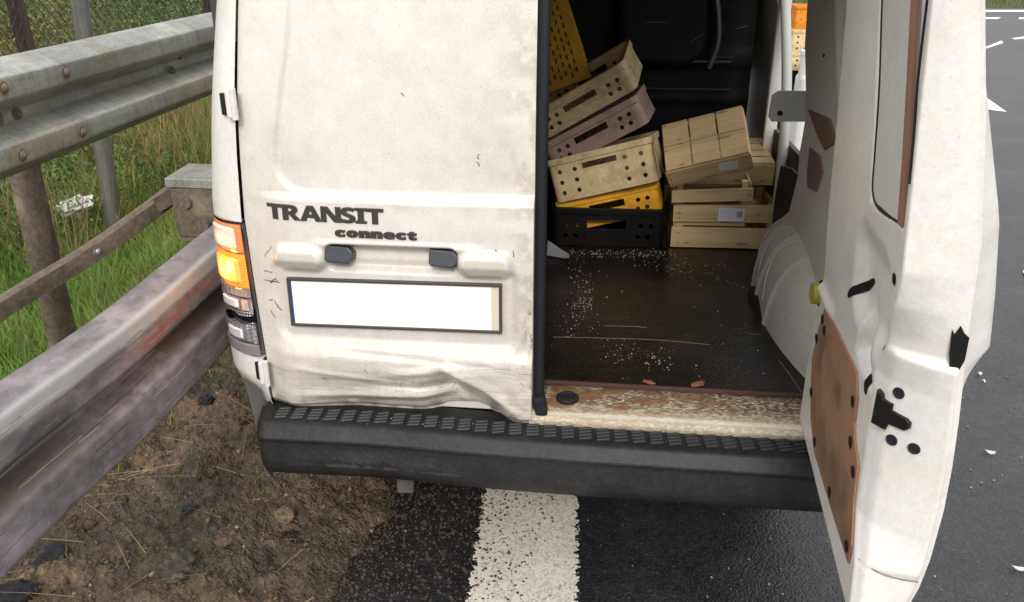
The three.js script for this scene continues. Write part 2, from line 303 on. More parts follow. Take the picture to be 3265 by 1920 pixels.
{
  const g = thing('spacer_bracket', 'rusty box shaped spacer bracket beside the van tail lamp', 'bracket');
  const x = -1.12, z = -0.6;
  mesh('top_flange', [box(0.17, 0.03, 0.2, [x + 0.02, 0.99, z], [0, R(6), R(-2)], 0.004)], M.galv, g);
  mesh('web', [box(0.15, 0.16, 0.008, [x + 0.03, 0.895, z + 0.085], [R(6), R(8), 0])], M.rust, g);
  mesh('web', [box(0.15, 0.17, 0.008, [x + 0.03, 0.895, z - 0.08], [0, R(6), 0])], M.rust, g);
  mesh('bottom_flange', [box(0.16, 0.012, 0.18, [x + 0.03, 0.808, z], [0, R(6), 0])], M.rust, g);
  mesh('bolt', [cyl(0.02, 0.02, 0.02, [x + 0.0, 0.93, z + 0.094], [R(90), 0, 0], 6)], M.rust, g);
  mesh('bolt', [cyl(0.02, 0.02, 0.02, [x + 0.05, 0.86, z + 0.1], [R(90), 0, 0], 6)], M.rust, g);
  mesh('tab', [box(0.1, 0.05, 0.006, [x - 0.06, 0.94, z + 0.08], [0, R(50), R(20)])], M.rust, g);
}

// ---------------------------------------------------------------- wire fence, bank vegetation
M.wire = mat({ color: lin(0.07, 0.07, 0.065), metalness: 0.4, roughness: 0.6 });
M.stake = mat({ map: tex(256, 256, (u, v) => { const s = fbT(u, v, 30, 3, 4), b = 0.23 + 0.2 * (s - 0.5); return [b * 1.1, b * 0.9, b * 0.75]; }, { size: 0.3 }), roughness: 0.9 });
{
  const g = thing('wire_fence', 'chain-link wire fence on the overgrown bank behind the rail', 'fence');
  const fx = -3.06, wires = [], y0 = (z) => soilH(fx, z), L0 = 0.5, L1 = -7.5, H = 1.55;
  const rod = (a, b, r) => { const d = V(...b).sub(V(...a)), m = V(...a).add(V(...b)).multiplyScalar(0.5), c = new THREE.CylinderGeometry(r, r, d.length(), 3, 1, true); c.applyQuaternion(new THREE.Quaternion().setFromUnitVectors(V(0, 1, 0), d.normalize())); c.translate(m.x, m.y, m.z); return norm(c); };
  for (let z = L0 + H; z > L1 - H; z -= 0.07) for (const s of [-1, 1]) {
    let za = z, zb = z + s * H, ya = 0, yb = H;
    const clipZ = (lim) => { if ((za - lim) * (zb - lim) < 0) { const t = (lim - za) / (zb - za); if (za > L0 && lim === L0 || za < L1 && lim === L1) { za = lim; ya = mix(0, H, t); } else { zb = lim; yb = mix(0, H, t); } } };
    clipZ(L0); clipZ(L1);
    if (Math.max(za, zb) > L0 + 0.001 || Math.min(za, zb) < L1 - 0.001) continue;
    const b0 = 0.5; wires.push(rod([fx, b0 + ya, za], [fx, b0 + yb, zb], 0.0022));
  }
  tag(mesh('wire_mesh', mergeGeometries(wires), M.wire, g), null, null, null, 'stuff');
  mesh('top_wire', [rod([fx, 0.5 + H, L0], [fx, 0.5 + H, L1], 0.003)], M.wire, g);
  const stake = (z, w) => mesh('post', [box(w, 2.3, w, [fx - 0.03, y0(z) + 0.9, z], [0, 0.3, R(2)], 0.01)], M.stake, g);
  stake(-2.62, 0.075); stake(-4.9, 0.075); stake(-0.2, 0.075);
  const q = thing('steel_post', 'grey round steel post standing behind the upper guardrail', 'post');
  mesh('post', [cyl(0.042, 0.042, 2.4, [-2.35, 1.35, -2.05], [0, 0, R(-1.8)], 20)], mat({ map: T_galv, color: lin(0.55), roughness: 0.6, metalness: 0.2 }), q);
  mesh('cap', [cyl(0.02, 0.045, 0.03, [-2.312, 2.562, -2.05], [0, 0, R(-1.8)], 20)], M.rust, q);
}
function blade(h, w, bend) {
  const p = [], ix = [], n = 4;
  for (let i = 0; i <= n; i++) { const t = i / n, ww = w * (1 - t * 0.92) / 2, y = h * t * (1 - 0.25 * bend * t), z = bend * h * 0.55 * t * t; p.push(-ww, y, z, ww, y, z + 0.0008); }
  for (let i = 0; i < n; i++) { const a = i * 2; ix.push(a, a + 1, a + 3, a, a + 3, a + 2); }
  const g = new THREE.BufferGeometry(); g.setAttribute('position', new THREE.Float32BufferAttribute(p, 3)); g.setIndex(ix); g.computeVertexNormals(); return g;
}
function scatter(name, geos, m, n, spot, label, kind = 'stuff') {
  const M4 = new THREE.Matrix4(), q = new THREE.Quaternion(), e = new THREE.Euler();
  const g = new THREE.InstancedMesh(geos, m, n); g.name = numbered(name); let k = 0, tries = 0;
  while (k < n && tries++ < n * 8) { const s = spot(); if (!s) continue; e.set(s.r[0], s.r[1], s.r[2], 'YXZ'); M4.compose(V(...s.p), q.setFromEuler(e), V(...(s.s.length ? s.s : [s.s, s.s, s.s]))); g.setMatrixAt(k, M4); g.setColorAt(k, s.c); k++; }
  g.count = k; g.castShadow = g.receiveShadow = true; scene.add(g);
  return tag(g, label, null, null, kind);
}
M.leaf = phys({ color: 0xffffff, roughness: 0.75, transmission: 0.25, thickness: 0, side: THREE.DoubleSide });
const patch = (x, z, f = 0.7) => fbm(x * f + 31, z * f + 17, 3);
{
  const gc = (k) => { const t = rnd(); return k < 0.5 ? lin(mix(0.1, 0.22, t), mix(0.2, 0.36, t), mix(0.02, 0.05, t)) : lin(mix(0.22, 0.4, t), mix(0.2, 0.34, t), 0.07); };
  const gspot = (x0, x1, z0, z1, dry) => () => {
    const x = rr(x0, x1), z = rr(z0, z1), e = soilEdge(z) - x, thin = ss(0.95, 1.35, e); if (rnd() > thin) return null;
    const d = patch(x, z); const c = gc(rnd() < dry + 0.35 * ss(0.52, 0.64, d) ? 1 : 0);
    return { p: [x, soilH(x, z) - 0.005, z], r: [rr(-0.2, 0.25), rr(0, 6.28), rr(-0.2, 0.2)], s: [1, rr(0.5, 1.35) * (0.7 + 0.6 * d), 1], c };
  };
  scatter('grass', blade(0.17, 0.0045, 0.9), M.leaf, 46000, gspot(-2.7, -1.3, -2.6, 1.0, 0.04), 'long green grass growing behind the lower guardrail beam');
  scatter('grass', blade(0.22, 0.007, 0.8), M.leaf, 42000, gspot(-5.5, -2.5, -6.5, 0.5, 0.14), 'mixed green and yellow grass on the bank behind the fence post');
  scatter('dry_weeds', blade(0.5, 0.005, 0.45), M.leaf, 6500, () => {
    const x = rr(-4.6, -2.25), z = rr(-6, -0.6); if (patch(x + 3, z, 0.9) < 0.44 + 0.12 * ss(-1.6, -0.6, z)) return null; const t = rnd();
    return { p: [x, soilH(x, z), z], r: [rr(-0.35, 0.35), rr(0, 6.28), rr(-0.3, 0.3)], s: [1, rr(0.4, 1.2), 1], c: lin(mix(0.2, 0.42, t), mix(0.13, 0.3, t), mix(0.06, 0.13, t)) };
  }, 'dry tan weeds and stalks standing on the bank');
  const lf = new THREE.BufferGeometry(); lf.setAttribute('position', new THREE.Float32BufferAttribute([0, 0, 0, -0.009, 0.014, 0.003, 0, 0.036, -0.003, 0.009, 0.014, 0.003], 3)); lf.setIndex([0, 1, 2, 0, 2, 3]); lf.computeVertexNormals();
  scatter('undergrowth', lf, M.leaf, 150000, () => {
    const x = -3.2 - 5.2 * Math.pow(rnd(), 0.8), z = rr(-9, 0.6), top = 0.25 + 1.0 * ss(-3.2, -5.5, x) * fbm(x * 1.3 + 9, z * 1.3, 3); const y = top * Math.pow(rnd(), 0.55); const t = rnd(), yl = patch(x * 2, z * 2, 1) > 0.56 && rnd() < 0.5;
    return { p: [x, soilH(x, z) + y, z], r: [rr(-1.3, 1.3), rr(0, 6.28), rr(-1.3, 1.3)], s: rr(0.6, 1.5), c: yl ? lin(0.2 + 0.1 * t, 0.19 + 0.06 * t, 0.04) : lin(mix(0.045, 0.13, t), mix(0.085, 0.21, t), mix(0.015, 0.04, t)) };
  }, 'dense leafy undergrowth covering the bank beyond the wire fence');
  scatter('weeds', lf, M.leaf, 6000, () => {
    const x = rr(-4.2, -2.4), z = rr(-5, -0.3); if (patch(x, z + 9, 1.1) < 0.55) return null; const t = rnd();
    return { p: [x, soilH(x, z) + 0.3 * Math.pow(rnd(), 0.7), z], r: [rr(-1.2, 1.2), rr(0, 6.28), rr(-1.2, 1.2)], s: rr(0.5, 1.1), c: lin(mix(0.05, 0.13, t), mix(0.1, 0.2, t), 0.03) };
  }, 'low broad-leaved weeds between the guardrail and the fence');
  scatter('grass', blade(0.35, 0.03, 0.6), M.leaf, 9000, () => { const x = rr(6, 34), z = -30.6 - x * 0.09 - 9 * rnd(); const t = rnd(); return { p: [x, 0.01, z], r: [0, rr(0, 6.28), 0], s: rr(0.5, 1.3), c: lin(mix(0.07, 0.15, t), mix(0.12, 0.2, t), 0.04) }; }, 'rough grass along the far edge of the road bend');
}
M.litter = mat({ color: lin(0.62, 0.61, 0.58), roughness: 0.8 });
{ // crumpled white rubbish on the bank
  const g0 = new THREE.IcosahedronGeometry(0.1, 5), p = g0.attributes.position;
  for (let i = 0; i < p.count; i++) { const v = V(0, 0, 0).fromBufferAttribute(p, i), n = 0.62 + 0.8 * Math.abs(fbm(v.x * 26 + 4, v.y * 26 + v.z * 19, 4) - 0.5) * 2; p.setXYZ(i, v.x * 1.25 * n, v.y * 0.55 * n, v.z * 0.8 * n); }
  g0.computeVertexNormals();
  const o = mesh('rubbish', place(g0, [-2.6, soilH(-2.6, -2.05) + 0.1, -2.05], [0, 0.4, 0.25]), M.litter);
  tag(o, 'crumpled piece of white rubbish lying in the bank grass', 'rubbish');
}
// stones, clods, straw on the soil
function rockGeo(r, k, det = 3, amp = 0.5) {
  const g = new THREE.IcosahedronGeometry(r, det), p = g.attributes.position;
  for (let i = 0; i < p.count; i++) { const v = V(0, 0, 0).fromBufferAttribute(p, i), d = v.clone().normalize(), n = 1 - amp / 2 + amp * fbm(d.x * 2.2 + k * 5, d.y * 2.2 + d.z * 2.6 + k, 4); p.setXYZ(i, v.x * n, v.y * n * 0.75, v.z * n); }
  g.computeVertexNormals(); return g;
}
M.rock = mat({ color: 0xffffff, map: tex(256, 256, (u, v) => { const b = 0.72 + 0.5 * (fbT(u, v, 12, 4) - 0.5); return [b, b, b]; }, { size: 1 }), roughness: 0.9 });
{
  const onSoil = (m) => { const z = rr(-1.1, 0.55), x = soilEdge(z) + 0.05 - Math.pow(rnd(), 0.8) * 1.15; return [x, soilH(x, z), z]; };
  scatter('pebbles', rockGeo(0.006, 1, 1), M.rock, 5200, () => { const p = onSoil(), t = rnd(); p[1] += 0.002; return { p, r: [rr(0, 6), rr(0, 6), rr(0, 6)], s: 0.25 + 1.2 * Math.pow(rnd(), 5), c: t < 0.72 ? lin(0.16 + 0.1 * t, 0.11 + 0.07 * t, 0.06) : t < 0.93 ? lin(0.3, 0.22, 0.12) : lin(0.5, 0.46, 0.38) }; }, 'small pebbles and crumbs scattered over the brown soil');
  scatter('soil_clods', rockGeo(0.014, 3, 2, 0.9), M.rock, 260, () => { const p = onSoil(), t = rnd(); p[1] -= 0.003; return { p, r: [rr(0, 6), rr(0, 6), rr(0, 6)], s: 0.3 + 1.2 * Math.pow(rnd(), 3), c: lin(0.1 + 0.09 * t, 0.068 + 0.055 * t, 0.035 + 0.025 * t) }; }, 'broken brown clods of earth on the verge');
  scatter('straw', blade(0.18, 0.0011, 0.15), mat({ color: 0xffffff, roughness: 0.9, side: THREE.DoubleSide }), 330, () => { const p = onSoil(), t = rnd(); p[1] += 0.004; return { p, r: [rr(1.15, 1.6), rr(0, 6.28), rr(-0.3, 0.3)], s: rr(0.25, 1.25), c: lin(mix(0.2, 0.5, t), mix(0.14, 0.4, t), mix(0.06, 0.2, t)) }; }, 'thin dry straw lying on the soil');
  scatter('moss', blade(0.03, 0.003, 0.8), M.leaf, 2600, () => { const p = onSoil(); if (fbm(p[0] * 6 + 40, p[2] * 6, 3) < 0.56) return null; const t = rnd(); return { p, r: [rr(-0.6, 0.6), rr(0, 6.28), rr(-0.6, 0.6)], s: rr(0.4, 1.2), c: lin(0.09 + 0.08 * t, 0.1 + 0.06 * t, 0.03) }; }, 'short tufts of moss and sprouting grass on the soil');
  const stone = (x, z, r, c, label, k, up = 0.2) => { const o = mesh('stone', place(rockGeo(r * 0.9, k, 4, 1.1), [x, soilH(x, z) + r * up * 0.3, z], [0, k, 0], [1.15, 0.75, 0.9]), mat({ color: lin(...c), map: M.rock.map, roughness: 0.9 })); tag(o, label, 'stone'); };
  stone(-0.96, 0.13, 0.055, [0.14, 0.12, 0.09], 'dark lumpy stone half buried in soil at the bottom picture edge', 2.3);
  stone(-1.06, -0.13, 0.024, [0.05, 0.05, 0.055], 'small blackish stone alone in the middle of the soil', 4.1);
  stone(-0.79, -0.2, 0.035, [0.32, 0.22, 0.12], 'tan stone in the soil below the left bumper end', 5.7);
  stone(-0.9, -0.02, 0.022, [0.27, 0.17, 0.1], 'ochre stone on the soil nearer than the tan one', 6.6);
  stone(-1.35, 0.1, 0.05, [0.025, 0.025, 0.028], 'black stone lying under the scraped lower rail', 7.9);
  stone(-1.36, 0.26, 0.06, [0.02, 0.02, 0.022], 'large black stone at the bottom left picture corner', 9.3);
  stone(-1.3, -0.75, 0.035, [0.03, 0.03, 0.032], 'dark stone between the scraped rail and the bumper corner', 11.2);
  stone(-1.45, -0.74, 0.022, [0.6, 0.57, 0.52], 'whitish stone close under the scraped rail', 12.4);
  stone(-0.93, -0.62, 0.03, [0.42, 0.36, 0.3], 'pale pinkish stone behind the left bumper corner', 13.1);
}

// ---------------------------------------------------------------- the van
const van = thing('van', 'white panel van with dented rear, one back door open, cargo showing', 'van');
const XH = [[0.45, 0.694], [0.58, 0.699], [0.7, 0.703], [0.85, 0.709], [1.04, 0.714], [1.18, 0.706], [1.34, 0.694], [1.54, 0.67], [1.9, 0.615]];
const XS = [[0.4, 0.825], [0.52, 0.842], [0.68, 0.846], [0.83, 0.843], [1.07, 0.836], [1.3, 0.803], [1.53, 0.762], [1.85, 0.69], [2, 0.62]];
const xh = (y) => lerpT(XH, y), xs = (y) => lerpT(XS, y), lean = (y) => -0.1 * Math.pow(Math.max(0, y - 1.2), 1.5);
const rbox = (x, y, cx, cy, hw, hh, r) => { const dx = Math.abs(x - cx) - hw + r, dy = Math.abs(y - cy) - hh + r; return Math.min(Math.max(dx, dy), 0) + Math.hypot(Math.max(dx, 0), Math.max(dy, 0)) - r; };
function doorH(x, y) { // outward relief of the closed left door
  let h = lean(y) - 0.012 * Math.pow(clamp((-x - 0.5) / 0.22, 0, 1.2), 2);
  h += -0.006 * Math.pow((x + 0.35) / 0.35, 2);
  // upper pressed panel: sunk, with a ledge below it that faces upwards
  const r1 = rbox(x, y, -0.13 - 0.03 * (y - 1.1) * -1, 1.9, 0.49 - 0.055 * ss(1.15, 1.55, y), 0.79, 0.075);
  h -= 0.0085 * ss(0.006, -0.01, r1);
  h += 0.013 * ss(1.112, 1.094, y) * ss(-0.69, -0.6, x);
  // grip recess with two swellings
  const sl = (y0) => 0;
  const r2 = rbox(x, y, -0.345, 0.956, 0.16, 0.034, 0.02); h -= 0.034 * ss(0.006, -0.012, r2) * (1 - 0.35 * ss(0.97, 0.925, y));
  for (const cx of [-0.573, -0.117]) { const r = rbox(x, y, cx, 0.95, 0.066, 0.034, 0.03); h += 0.017 * ss(0.008, -0.016, r); }
  h += 0.006 * ss(1.005, 0.99, y) * ss(0.975, 0.99, y) * ss(-0.56, -0.5, x) * ss(-0.1, -0.16, x);
  // plate recess
  const r3 = rbox(x, y, -0.345, 0.835, 0.30, 0.105, 0.03); h -= 0.013 * ss(0.012, -0.014, r3);
  // lower part, swelling out, then crumpled
  h += 0.014 * ss(0.735, 0.69, y) * ss(-0.7, -0.62, x);
  const lowm = ss(0.72, 0.6, y);
  h += 0.003 * (fbm(x * 9 + 3, y * 14, 3) - 0.5) * 2 * lowm;
  const tent = (d, w) => Math.max(0, 1 - Math.abs(d) / w);
  const w = ss(-0.69, -0.45, x) * ss(-0.05, -0.16, x);
  h -= 0.048 * w * Math.pow(clamp((0.665 - y) / 0.12), 1.15);                 // broad push-in
  const ridge = y - (0.685 - 0.62 * Math.max(0, x + 0.235));                  // fold running down to the right corner
  h -= 0.034 * clamp((0.0 - ridge) / 0.06) * ss(-0.3, -0.21, x) * ss(-0.02, -0.1, x) * lowm;
  h += 0.007 * tent(ridge - 0.004, 0.034) * ss(-0.25, -0.2, x) * ss(0.0, -0.05, x);
  h -= 0.011 * tent(x + 0.21 + 0.42 * (y - 0.63), 0.028) * ss(0.69, 0.645, y) * ss(0.56, 0.6, y);
  h += 0.012 * tent(y - 0.583 - 0.04 * (x + 0.4), 0.022) * ss(-0.67, -0.5, x) * ss(-0.16, -0.26, x);
  h -= 0.006 * tent(y - 0.612 + 0.03 * (x + 0.3), 0.01) * ss(-0.46, -0.36, x) * ss(-0.15, -0.22, x);
  h += 0.004 * tent(y - 0.645 + 0.1 * (x + 0.5), 0.012) * ss(-0.66, -0.55, x) * ss(-0.34, -0.44, x);
  h -= 0.004 * tent(y - 0.7 + 0.06 * (x + 0.3), 0.012) * ss(-0.6, -0.4, x) * ss(-0.05, -0.15, x);
  h += 0.006 * tent(y - 0.66 - 0.18 * (x + 0.32), 0.018) * ss(-0.42, -0.3, x) * ss(-0.16, -0.24, x);
  h -= 0.014 * ss(0.55, 0.53, y);
  // small knocks near the lamp and seam
  for (const [a, b, r, k] of [[-0.66, 0.86, 0.03, 0.002], [-0.02, 0.73, 0.03, 0.006], [-0.6, 0.7, 0.05, 0.003], [-0.1, 1.0, 0.03, 0.0015]]) h -= k * Math.exp(-((x - a) ** 2 + (y - b) ** 2) / (r * r));
  return h;
}
const leftDoorTex = (() => { // dirt, chips and scuffs of the left door; u = x from -0.8 to 0, v = y from 0.45 to 2.05
  const W = 1024, H = 2048, cv = document.createElement('canvas'); cv.width = W; cv.height = H;
  const c = cv.getContext('2d'), px = (x) => (x + 0.8) / 0.8 * W, py = (y) => (2.05 - y) / 1.6 * H;
  const img = c.createImageData(W, H);
  for (let j = 0; j < H; j++) for (let i = 0; i < W; i++) {
    const x = -0.8 + i / W * 0.8, y = 2.05 - j / H * 1.6;
    const l = fbm(x * 5 + 2, y * 5, 5), m = fbm(x * 38, y * 38, 3), st = fbm(x * 60, y * 5 + 3, 3), hz = fbm(x * 6, y * 70, 3), hh = hash(i >> 1, j >> 1);
    let d = 0.03 * ss(0.4, 0.75, l) + 0.05 * (m - 0.5) + 0.045 * (hash((i / 3) | 0, (j / 3) | 0) - 0.5) + 0.015 * (hash((i / 6) | 0, 77 + ((j / 6) | 0)) - 0.5) + 0.025 * ss(0.5, 0.72, fbm(x * 3.1 + 8, y * 2.2, 4)) + 0.06 * ss(0.03, 0, Math.abs(y - 1.1)) * m + 0.07 * ss(0.05, 0, y - 0.53) * m + 0.025 * ss(0.5, 0.8, st) * ss(1.1, 0.9, y) + 0.08 * ss(0.54, 0.72, hz) * ss(0.75, 0.6, y);
    d += 0.12 * ss(0.6, 0.53, y) * ss(0.45, 0.65, m) + 0.07 * ss(-0.1, 0, x) * ss(0.4, 0.7, m) + 0.04 * ss(1.05, 0.95, y);
    const p = hh > 0.9988 - 0.004 * ss(0.75, 0.55, y) - 0.003 * ss(-0.12, 0, x) ? 0.38 * hash(i >> 1, (j >> 1) + 9999) : 0; d += p;
    const o = (j * W + i) * 4; img.data[o] = 255 * (0.875 - d); img.data[o + 1] = 255 * (0.855 - d * 1.05); img.data[o + 2] = 255 * (0.82 - d * 1.18); img.data[o + 3] = 255;
  }
  c.putImageData(img, 0, 0);
  const scr = (x, y, len, a, w, col) => { c.strokeStyle = col; c.lineWidth = w; c.beginPath(); let X = x, Y = y; c.moveTo(px(X), py(Y)); for (let k = 0; k < 6; k++) { X += Math.cos(a) * len / 6 + rr(-0.002, 0.002); Y += Math.sin(a) * len / 6 + rr(-0.002, 0.002); c.lineTo(px(X), py(Y)); } c.stroke(); };
  for (const [x, y, l, a] of [[-0.668, 0.945, 0.035, 0.8], [-0.675, 0.905, 0.02, 0], [-0.68, 0.882, 0.04, 0.05], [-0.668, 0.882, 0.03, -0.2], [-0.66, 0.874, 0.02, 0.9], [-0.672, 0.83, 0.012, 0.2], [-0.655, 0.83, 0.03, -1.1], [-0.668, 0.802, 0.024, -1.0]]) scr(x, y, l, a, rr(2, 3.6), 'rgba(52,46,42,0.75)');
  for (let k = 0; k < 60; k++) scr(rr(-0.36, -0.16), 0.6 + rr(-0.02, 0.04), rr(0.004, 0.02), rr(-1, 1), rr(1, 3), 'rgba(80,74,68,' + rr(0.15, 0.5).toFixed(2) + ')');
  for (let k = 0; k < 70; k++) scr(rr(-0.62, -0.03), rr(0.53, 0.72), rr(0.03, 0.12), rr(-0.15, 0.1), rr(0.6, 1.8), 'rgba(90,84,76,' + rr(0.15, 0.45).toFixed(2) + ')');
  for (let k = 0; k < 14; k++) scr(-0.012 + rr(-0.012, 0.01), rr(0.62, 0.86), rr(0.006, 0.03), rr(1.2, 1.9), rr(1, 3), 'rgba(60,52,40,' + rr(0.3, 0.8).toFixed(2) + ')');
  for (const [x, y] of [[-0.132, 1.2], [-0.13, 1.185], [-0.09, 0.99], [-0.05, 0.975], [-0.42, 0.66], [-0.53, 0.63], [-0.3, 1.34]]) scr(x, y, 0.008, rr(0, 3), 2.6, 'rgba(70,60,52,0.8)');
  const t = new THREE.CanvasTexture(cv); t.colorSpace = THREE.SRGBColorSpace; return t;
})();
M.paintL = phys({ map: leftDoorTex, roughness: 0.8, roughnessMap: T_rough, clearcoat: 0.2, clearcoatRoughness: 0.4 });
M.paintL.roughnessMap = null; M.paintL.roughness = 0.4; M.paintL.clearcoat = 0.6; M.paintL.clearcoatRoughness = 0.22;
const dx0 = (y) => -xh(y) + 0.004;
const doorMap = (u, v) => { const y0 = 0.528 + 0.012 * ss(0.35, 0, u) * 0.4, y = mix(y0, 1.86, v), x = mix(dx0(y), -0.004, u); return [x, y]; };
const door = mesh('rear_door', surf(190, 330, (u, v) => { const [x, y] = doorMap(u, v); return [x, y, doorH(x, y)]; }, (u, v, q) => [(q[0] + 0.8) / 0.8, (q[1] - 0.45) / 1.6]), M.paintL, van);
tag(door, 'closed left rear door with dented lower edge');
// edges and inside of the left door
{
  const edge = (u, a, b) => surf(4, 200, (s, v) => { const [x, y] = doorMap(u, v); return [x, y, mix(doorH(x, y), -0.055 + lean(y), s)]; });
  mesh('edge', edge(0), M.paint, door); mesh('edge', edge(1), M.paint, door);
  mesh('edge', surf(120, 3, (u, s) => { const [x, y] = doorMap(u, 0); return [x, y + 0.004 * s, mix(doorH(x, y), -0.055, s)]; }), M.paint, door);
  mesh('inner_panel', surf(20, 40, (u, v) => { const [x, y] = doorMap(u, v); return [x, y, -0.056 + lean(y)]; }), M.paintIn, door);
  mesh('seal', sweep([[0, -0.012], [0.02, -0.016], [0.026, 0], [0.02, 0.016], [0, 0.012]], 30, (t) => { const y = mix(0.532, 1.86, t); return { o: V(-0.002, y, -0.03 + lean(y)), a: V(1, 0, 0), b: V(0, 0, 1) }; }, true, true), M.rubber, door);
  mesh('seal_foot', [box(0.03, 0.075, 0.04, [0.018, 0.565, -0.012], [0, 0, R(12)], 0.008)], M.rubber, door);
}
function hinge(x, y, z, parent, sgn) {
  const h = mesh('hinge', [box(0.016, 0.066, 0.02, [x, y, z + 0.008], [0, 0, 0], 0.006), cyl(0.0075, 0.0075, 0.07, [x + 0.011 * sgn, y, z + 0.013])], M.paint, parent);
  return h;
}
hinge(-0.698, 1.317, 0.0, door, 1); hinge(-0.7, 0.635, 0.004, door, 1);
for (const y of [1.317, 0.635]) mesh('hinge_recess', [box(0.03, 0.05, 0.01, [-0.712, y - 0.003, 0.0], [0, R(-30), 0], 0.003)], M.rubber, door);
{ // number plate: blank white with a narrow blue end, in a dark holder
  const cv = document.createElement('canvas'); cv.width = 1024; cv.height = 256; const c = cv.getContext('2d');
  c.fillStyle = '#fdfdfd'; c.fillRect(0, 0, 1024, 256); c.fillStyle = '#3a5f9c'; c.fillRect(0, 0, 9, 256); c.fillStyle = '#d9cdbd'; c.fillRect(984, 0, 40, 256);
  const t = new THREE.CanvasTexture(cv); t.colorSpace = THREE.SRGBColorSpace;
  const sk = (g) => g.applyMatrix4(new THREE.Matrix4().set(1, 0, 0, -0.3445, 0.012, 1, 0, 0.838, 0, 0, 1, 0.001, 0, 0, 0, 1));
  mesh('plate_frame', [sk(norm(extr(shapeOf([[-0.2645, -0.0625], [0.2645, -0.0625], [0.2645, 0.0625], [-0.2645, 0.0625]], [rectH(-0.2605, 0.2605, -0.0585, 0.0585)]), 0.009, 0.0015, 2)))], mat({ color: lin(0.06, 0.05, 0.045), roughness: 0.5 }), door);
  const p = new THREE.BoxGeometry(0.5205, 0.1168, 0.004); p.translate(0, 0.001, 0.004); sk(p);
  mesh('number_plate', p, mat({ map: t, roughness: 0.35, color: lin(1.0) }), door);
}
for (const x of [-0.474, -0.218]) { const o = mesh('plate_lamp', [place(extr(shapeOf([[-0.031, -0.012], [-0.026, -0.017], [0.022, -0.017], [0.032, -0.006], [0.032, 0.006], [0.022, 0.016], [-0.031, 0.016]]), 0.03, 0.004, 3), [x, 0.957, -0.022], [R(-14), 0, R(-3)])], mat({ color: lin(0.045, 0.05, 0.06), roughness: 0.4 }), door); }
{ // badge lettering
  const font = await new FontLoader().loadAsync('fonts/droid/droid_sans_bold.typeface.json');
  const M_b = mat({ color: lin(0.045, 0.04, 0.036), roughness: 0.45 });
  const text = (s, x0, x1, y0, y1, rot, bold, track) => {
    const gs = []; let cx = 0;
    for (const ch of s) { const g = new TextGeometry(ch, { font, size: 1, depth: 0.1, curveSegments: 6, bevelEnabled: true, bevelSize: bold, bevelThickness: 0.02, bevelSegments: 1 }); g.computeBoundingBox(); const b = g.boundingBox; g.translate(cx - b.min.x, 0, 0); cx += b.max.x - b.min.x + track; gs.push(norm(g)); }
    const g = mergeGeometries(gs); g.computeBoundingBox(); const b = g.boundingBox;
    g.translate(-b.min.x, -b.min.y, 0); g.scale((x1 - x0) / (b.max.x - b.min.x), (y1 - y0) / (b.max.y - b.min.y), 0.03);
    return place(g, [x0, y0, 0.012], [0, 0, rot]);
  };
  const sheet = (g) => { const p = g.attributes.position; for (let i = 0; i < p.count; i++) p.setZ(i, p.getZ(i) - 0.012 + doorH(p.getX(i), p.getY(i)) - 0.0005); return g; };
  mesh('badge', [sheet(text('TRANSIT', -0.643, -0.355, 1.047, 1.086, R(-0.4), 0.03, -0.02))], M_b, door);
  mesh('badge', [sheet(text('connect', -0.476, -0.278, 1.011, 1.032, R(-0.5), 0.09, 0.03))], M_b, door);
}

// corner panels, left and right
const CZ = 0.16;
function corner(sgn, y, t, out = 0, pinch = true) {
  const a = t * Math.PI / 2, h = xh(y) - 0.0015, s = xs(y), low = pinch && sgn < 0 ? ss(0.62, 0.5, y) : 0;
  const dent = low * (0.05 * Math.sin(Math.PI * clamp(t * 1.1)) + 0.012 * (fbm(t * 5 + y * 30, y * 20, 3) - 0.5) * 2);
  const n = V(Math.sin(a) * 0.75, 0, Math.cos(a)).normalize();
  return [sgn * (h + (s - h) * Math.sin(a) - dent * 0.7 + n.x * out), y, -CZ * (1 - Math.cos(a)) * 1 + lean(y) - dent + n.z * out - 0.004];
}
const sideAt = (sgn, y, z) => [sgn * xs(y), y, z];
for (const sgn of [-1, 1]) {
  const yb = (t) => (sgn < 0 ? 0.515 + 0.05 * t : 0.5), yl = 0.664, yt = 1.033;
  const flip = (g) => g;
  const up = mesh('corner_panel', flip(surf(36, 90, (u, v) => { const t = u, y = mix(yt + 0.004 * Math.sin(u * 3), 1.9, v); return corner(sgn, y, t); })), M.paint, van);
  mesh('corner_panel', surf(36, 50, (u, v) => { const t = u, y = mix(yb(u), yl + 0.024 * u, v); return corner(sgn, y, t); }), M.paint, van);
  mesh('edge', surf(20, 3, (u, v) => { const c = corner(sgn, yt, 0.02 + 0.98 * u); return [c[0] - sgn * 0.03 * v * u, yt, c[2] - 0.03 * v]; }), M.paint, up); mesh('edge', surf(20, 3, (u, v) => { const c = corner(sgn, yl + 0.024 * u, 0.02 + 0.98 * u); return [c[0] - sgn * 0.03 * v * u, c[1], c[2] - 0.03 * v]; }), M.paint, up);
  // lamp cavity behind the lenses
  mesh('lamp_housing', surf(14, 20, (u, v) => corner(sgn, mix(yl, yt, v), u, -0.03)), mat({ color: lin(0.09, 0.08, 0.08), roughness: 0.5 }), van);
}
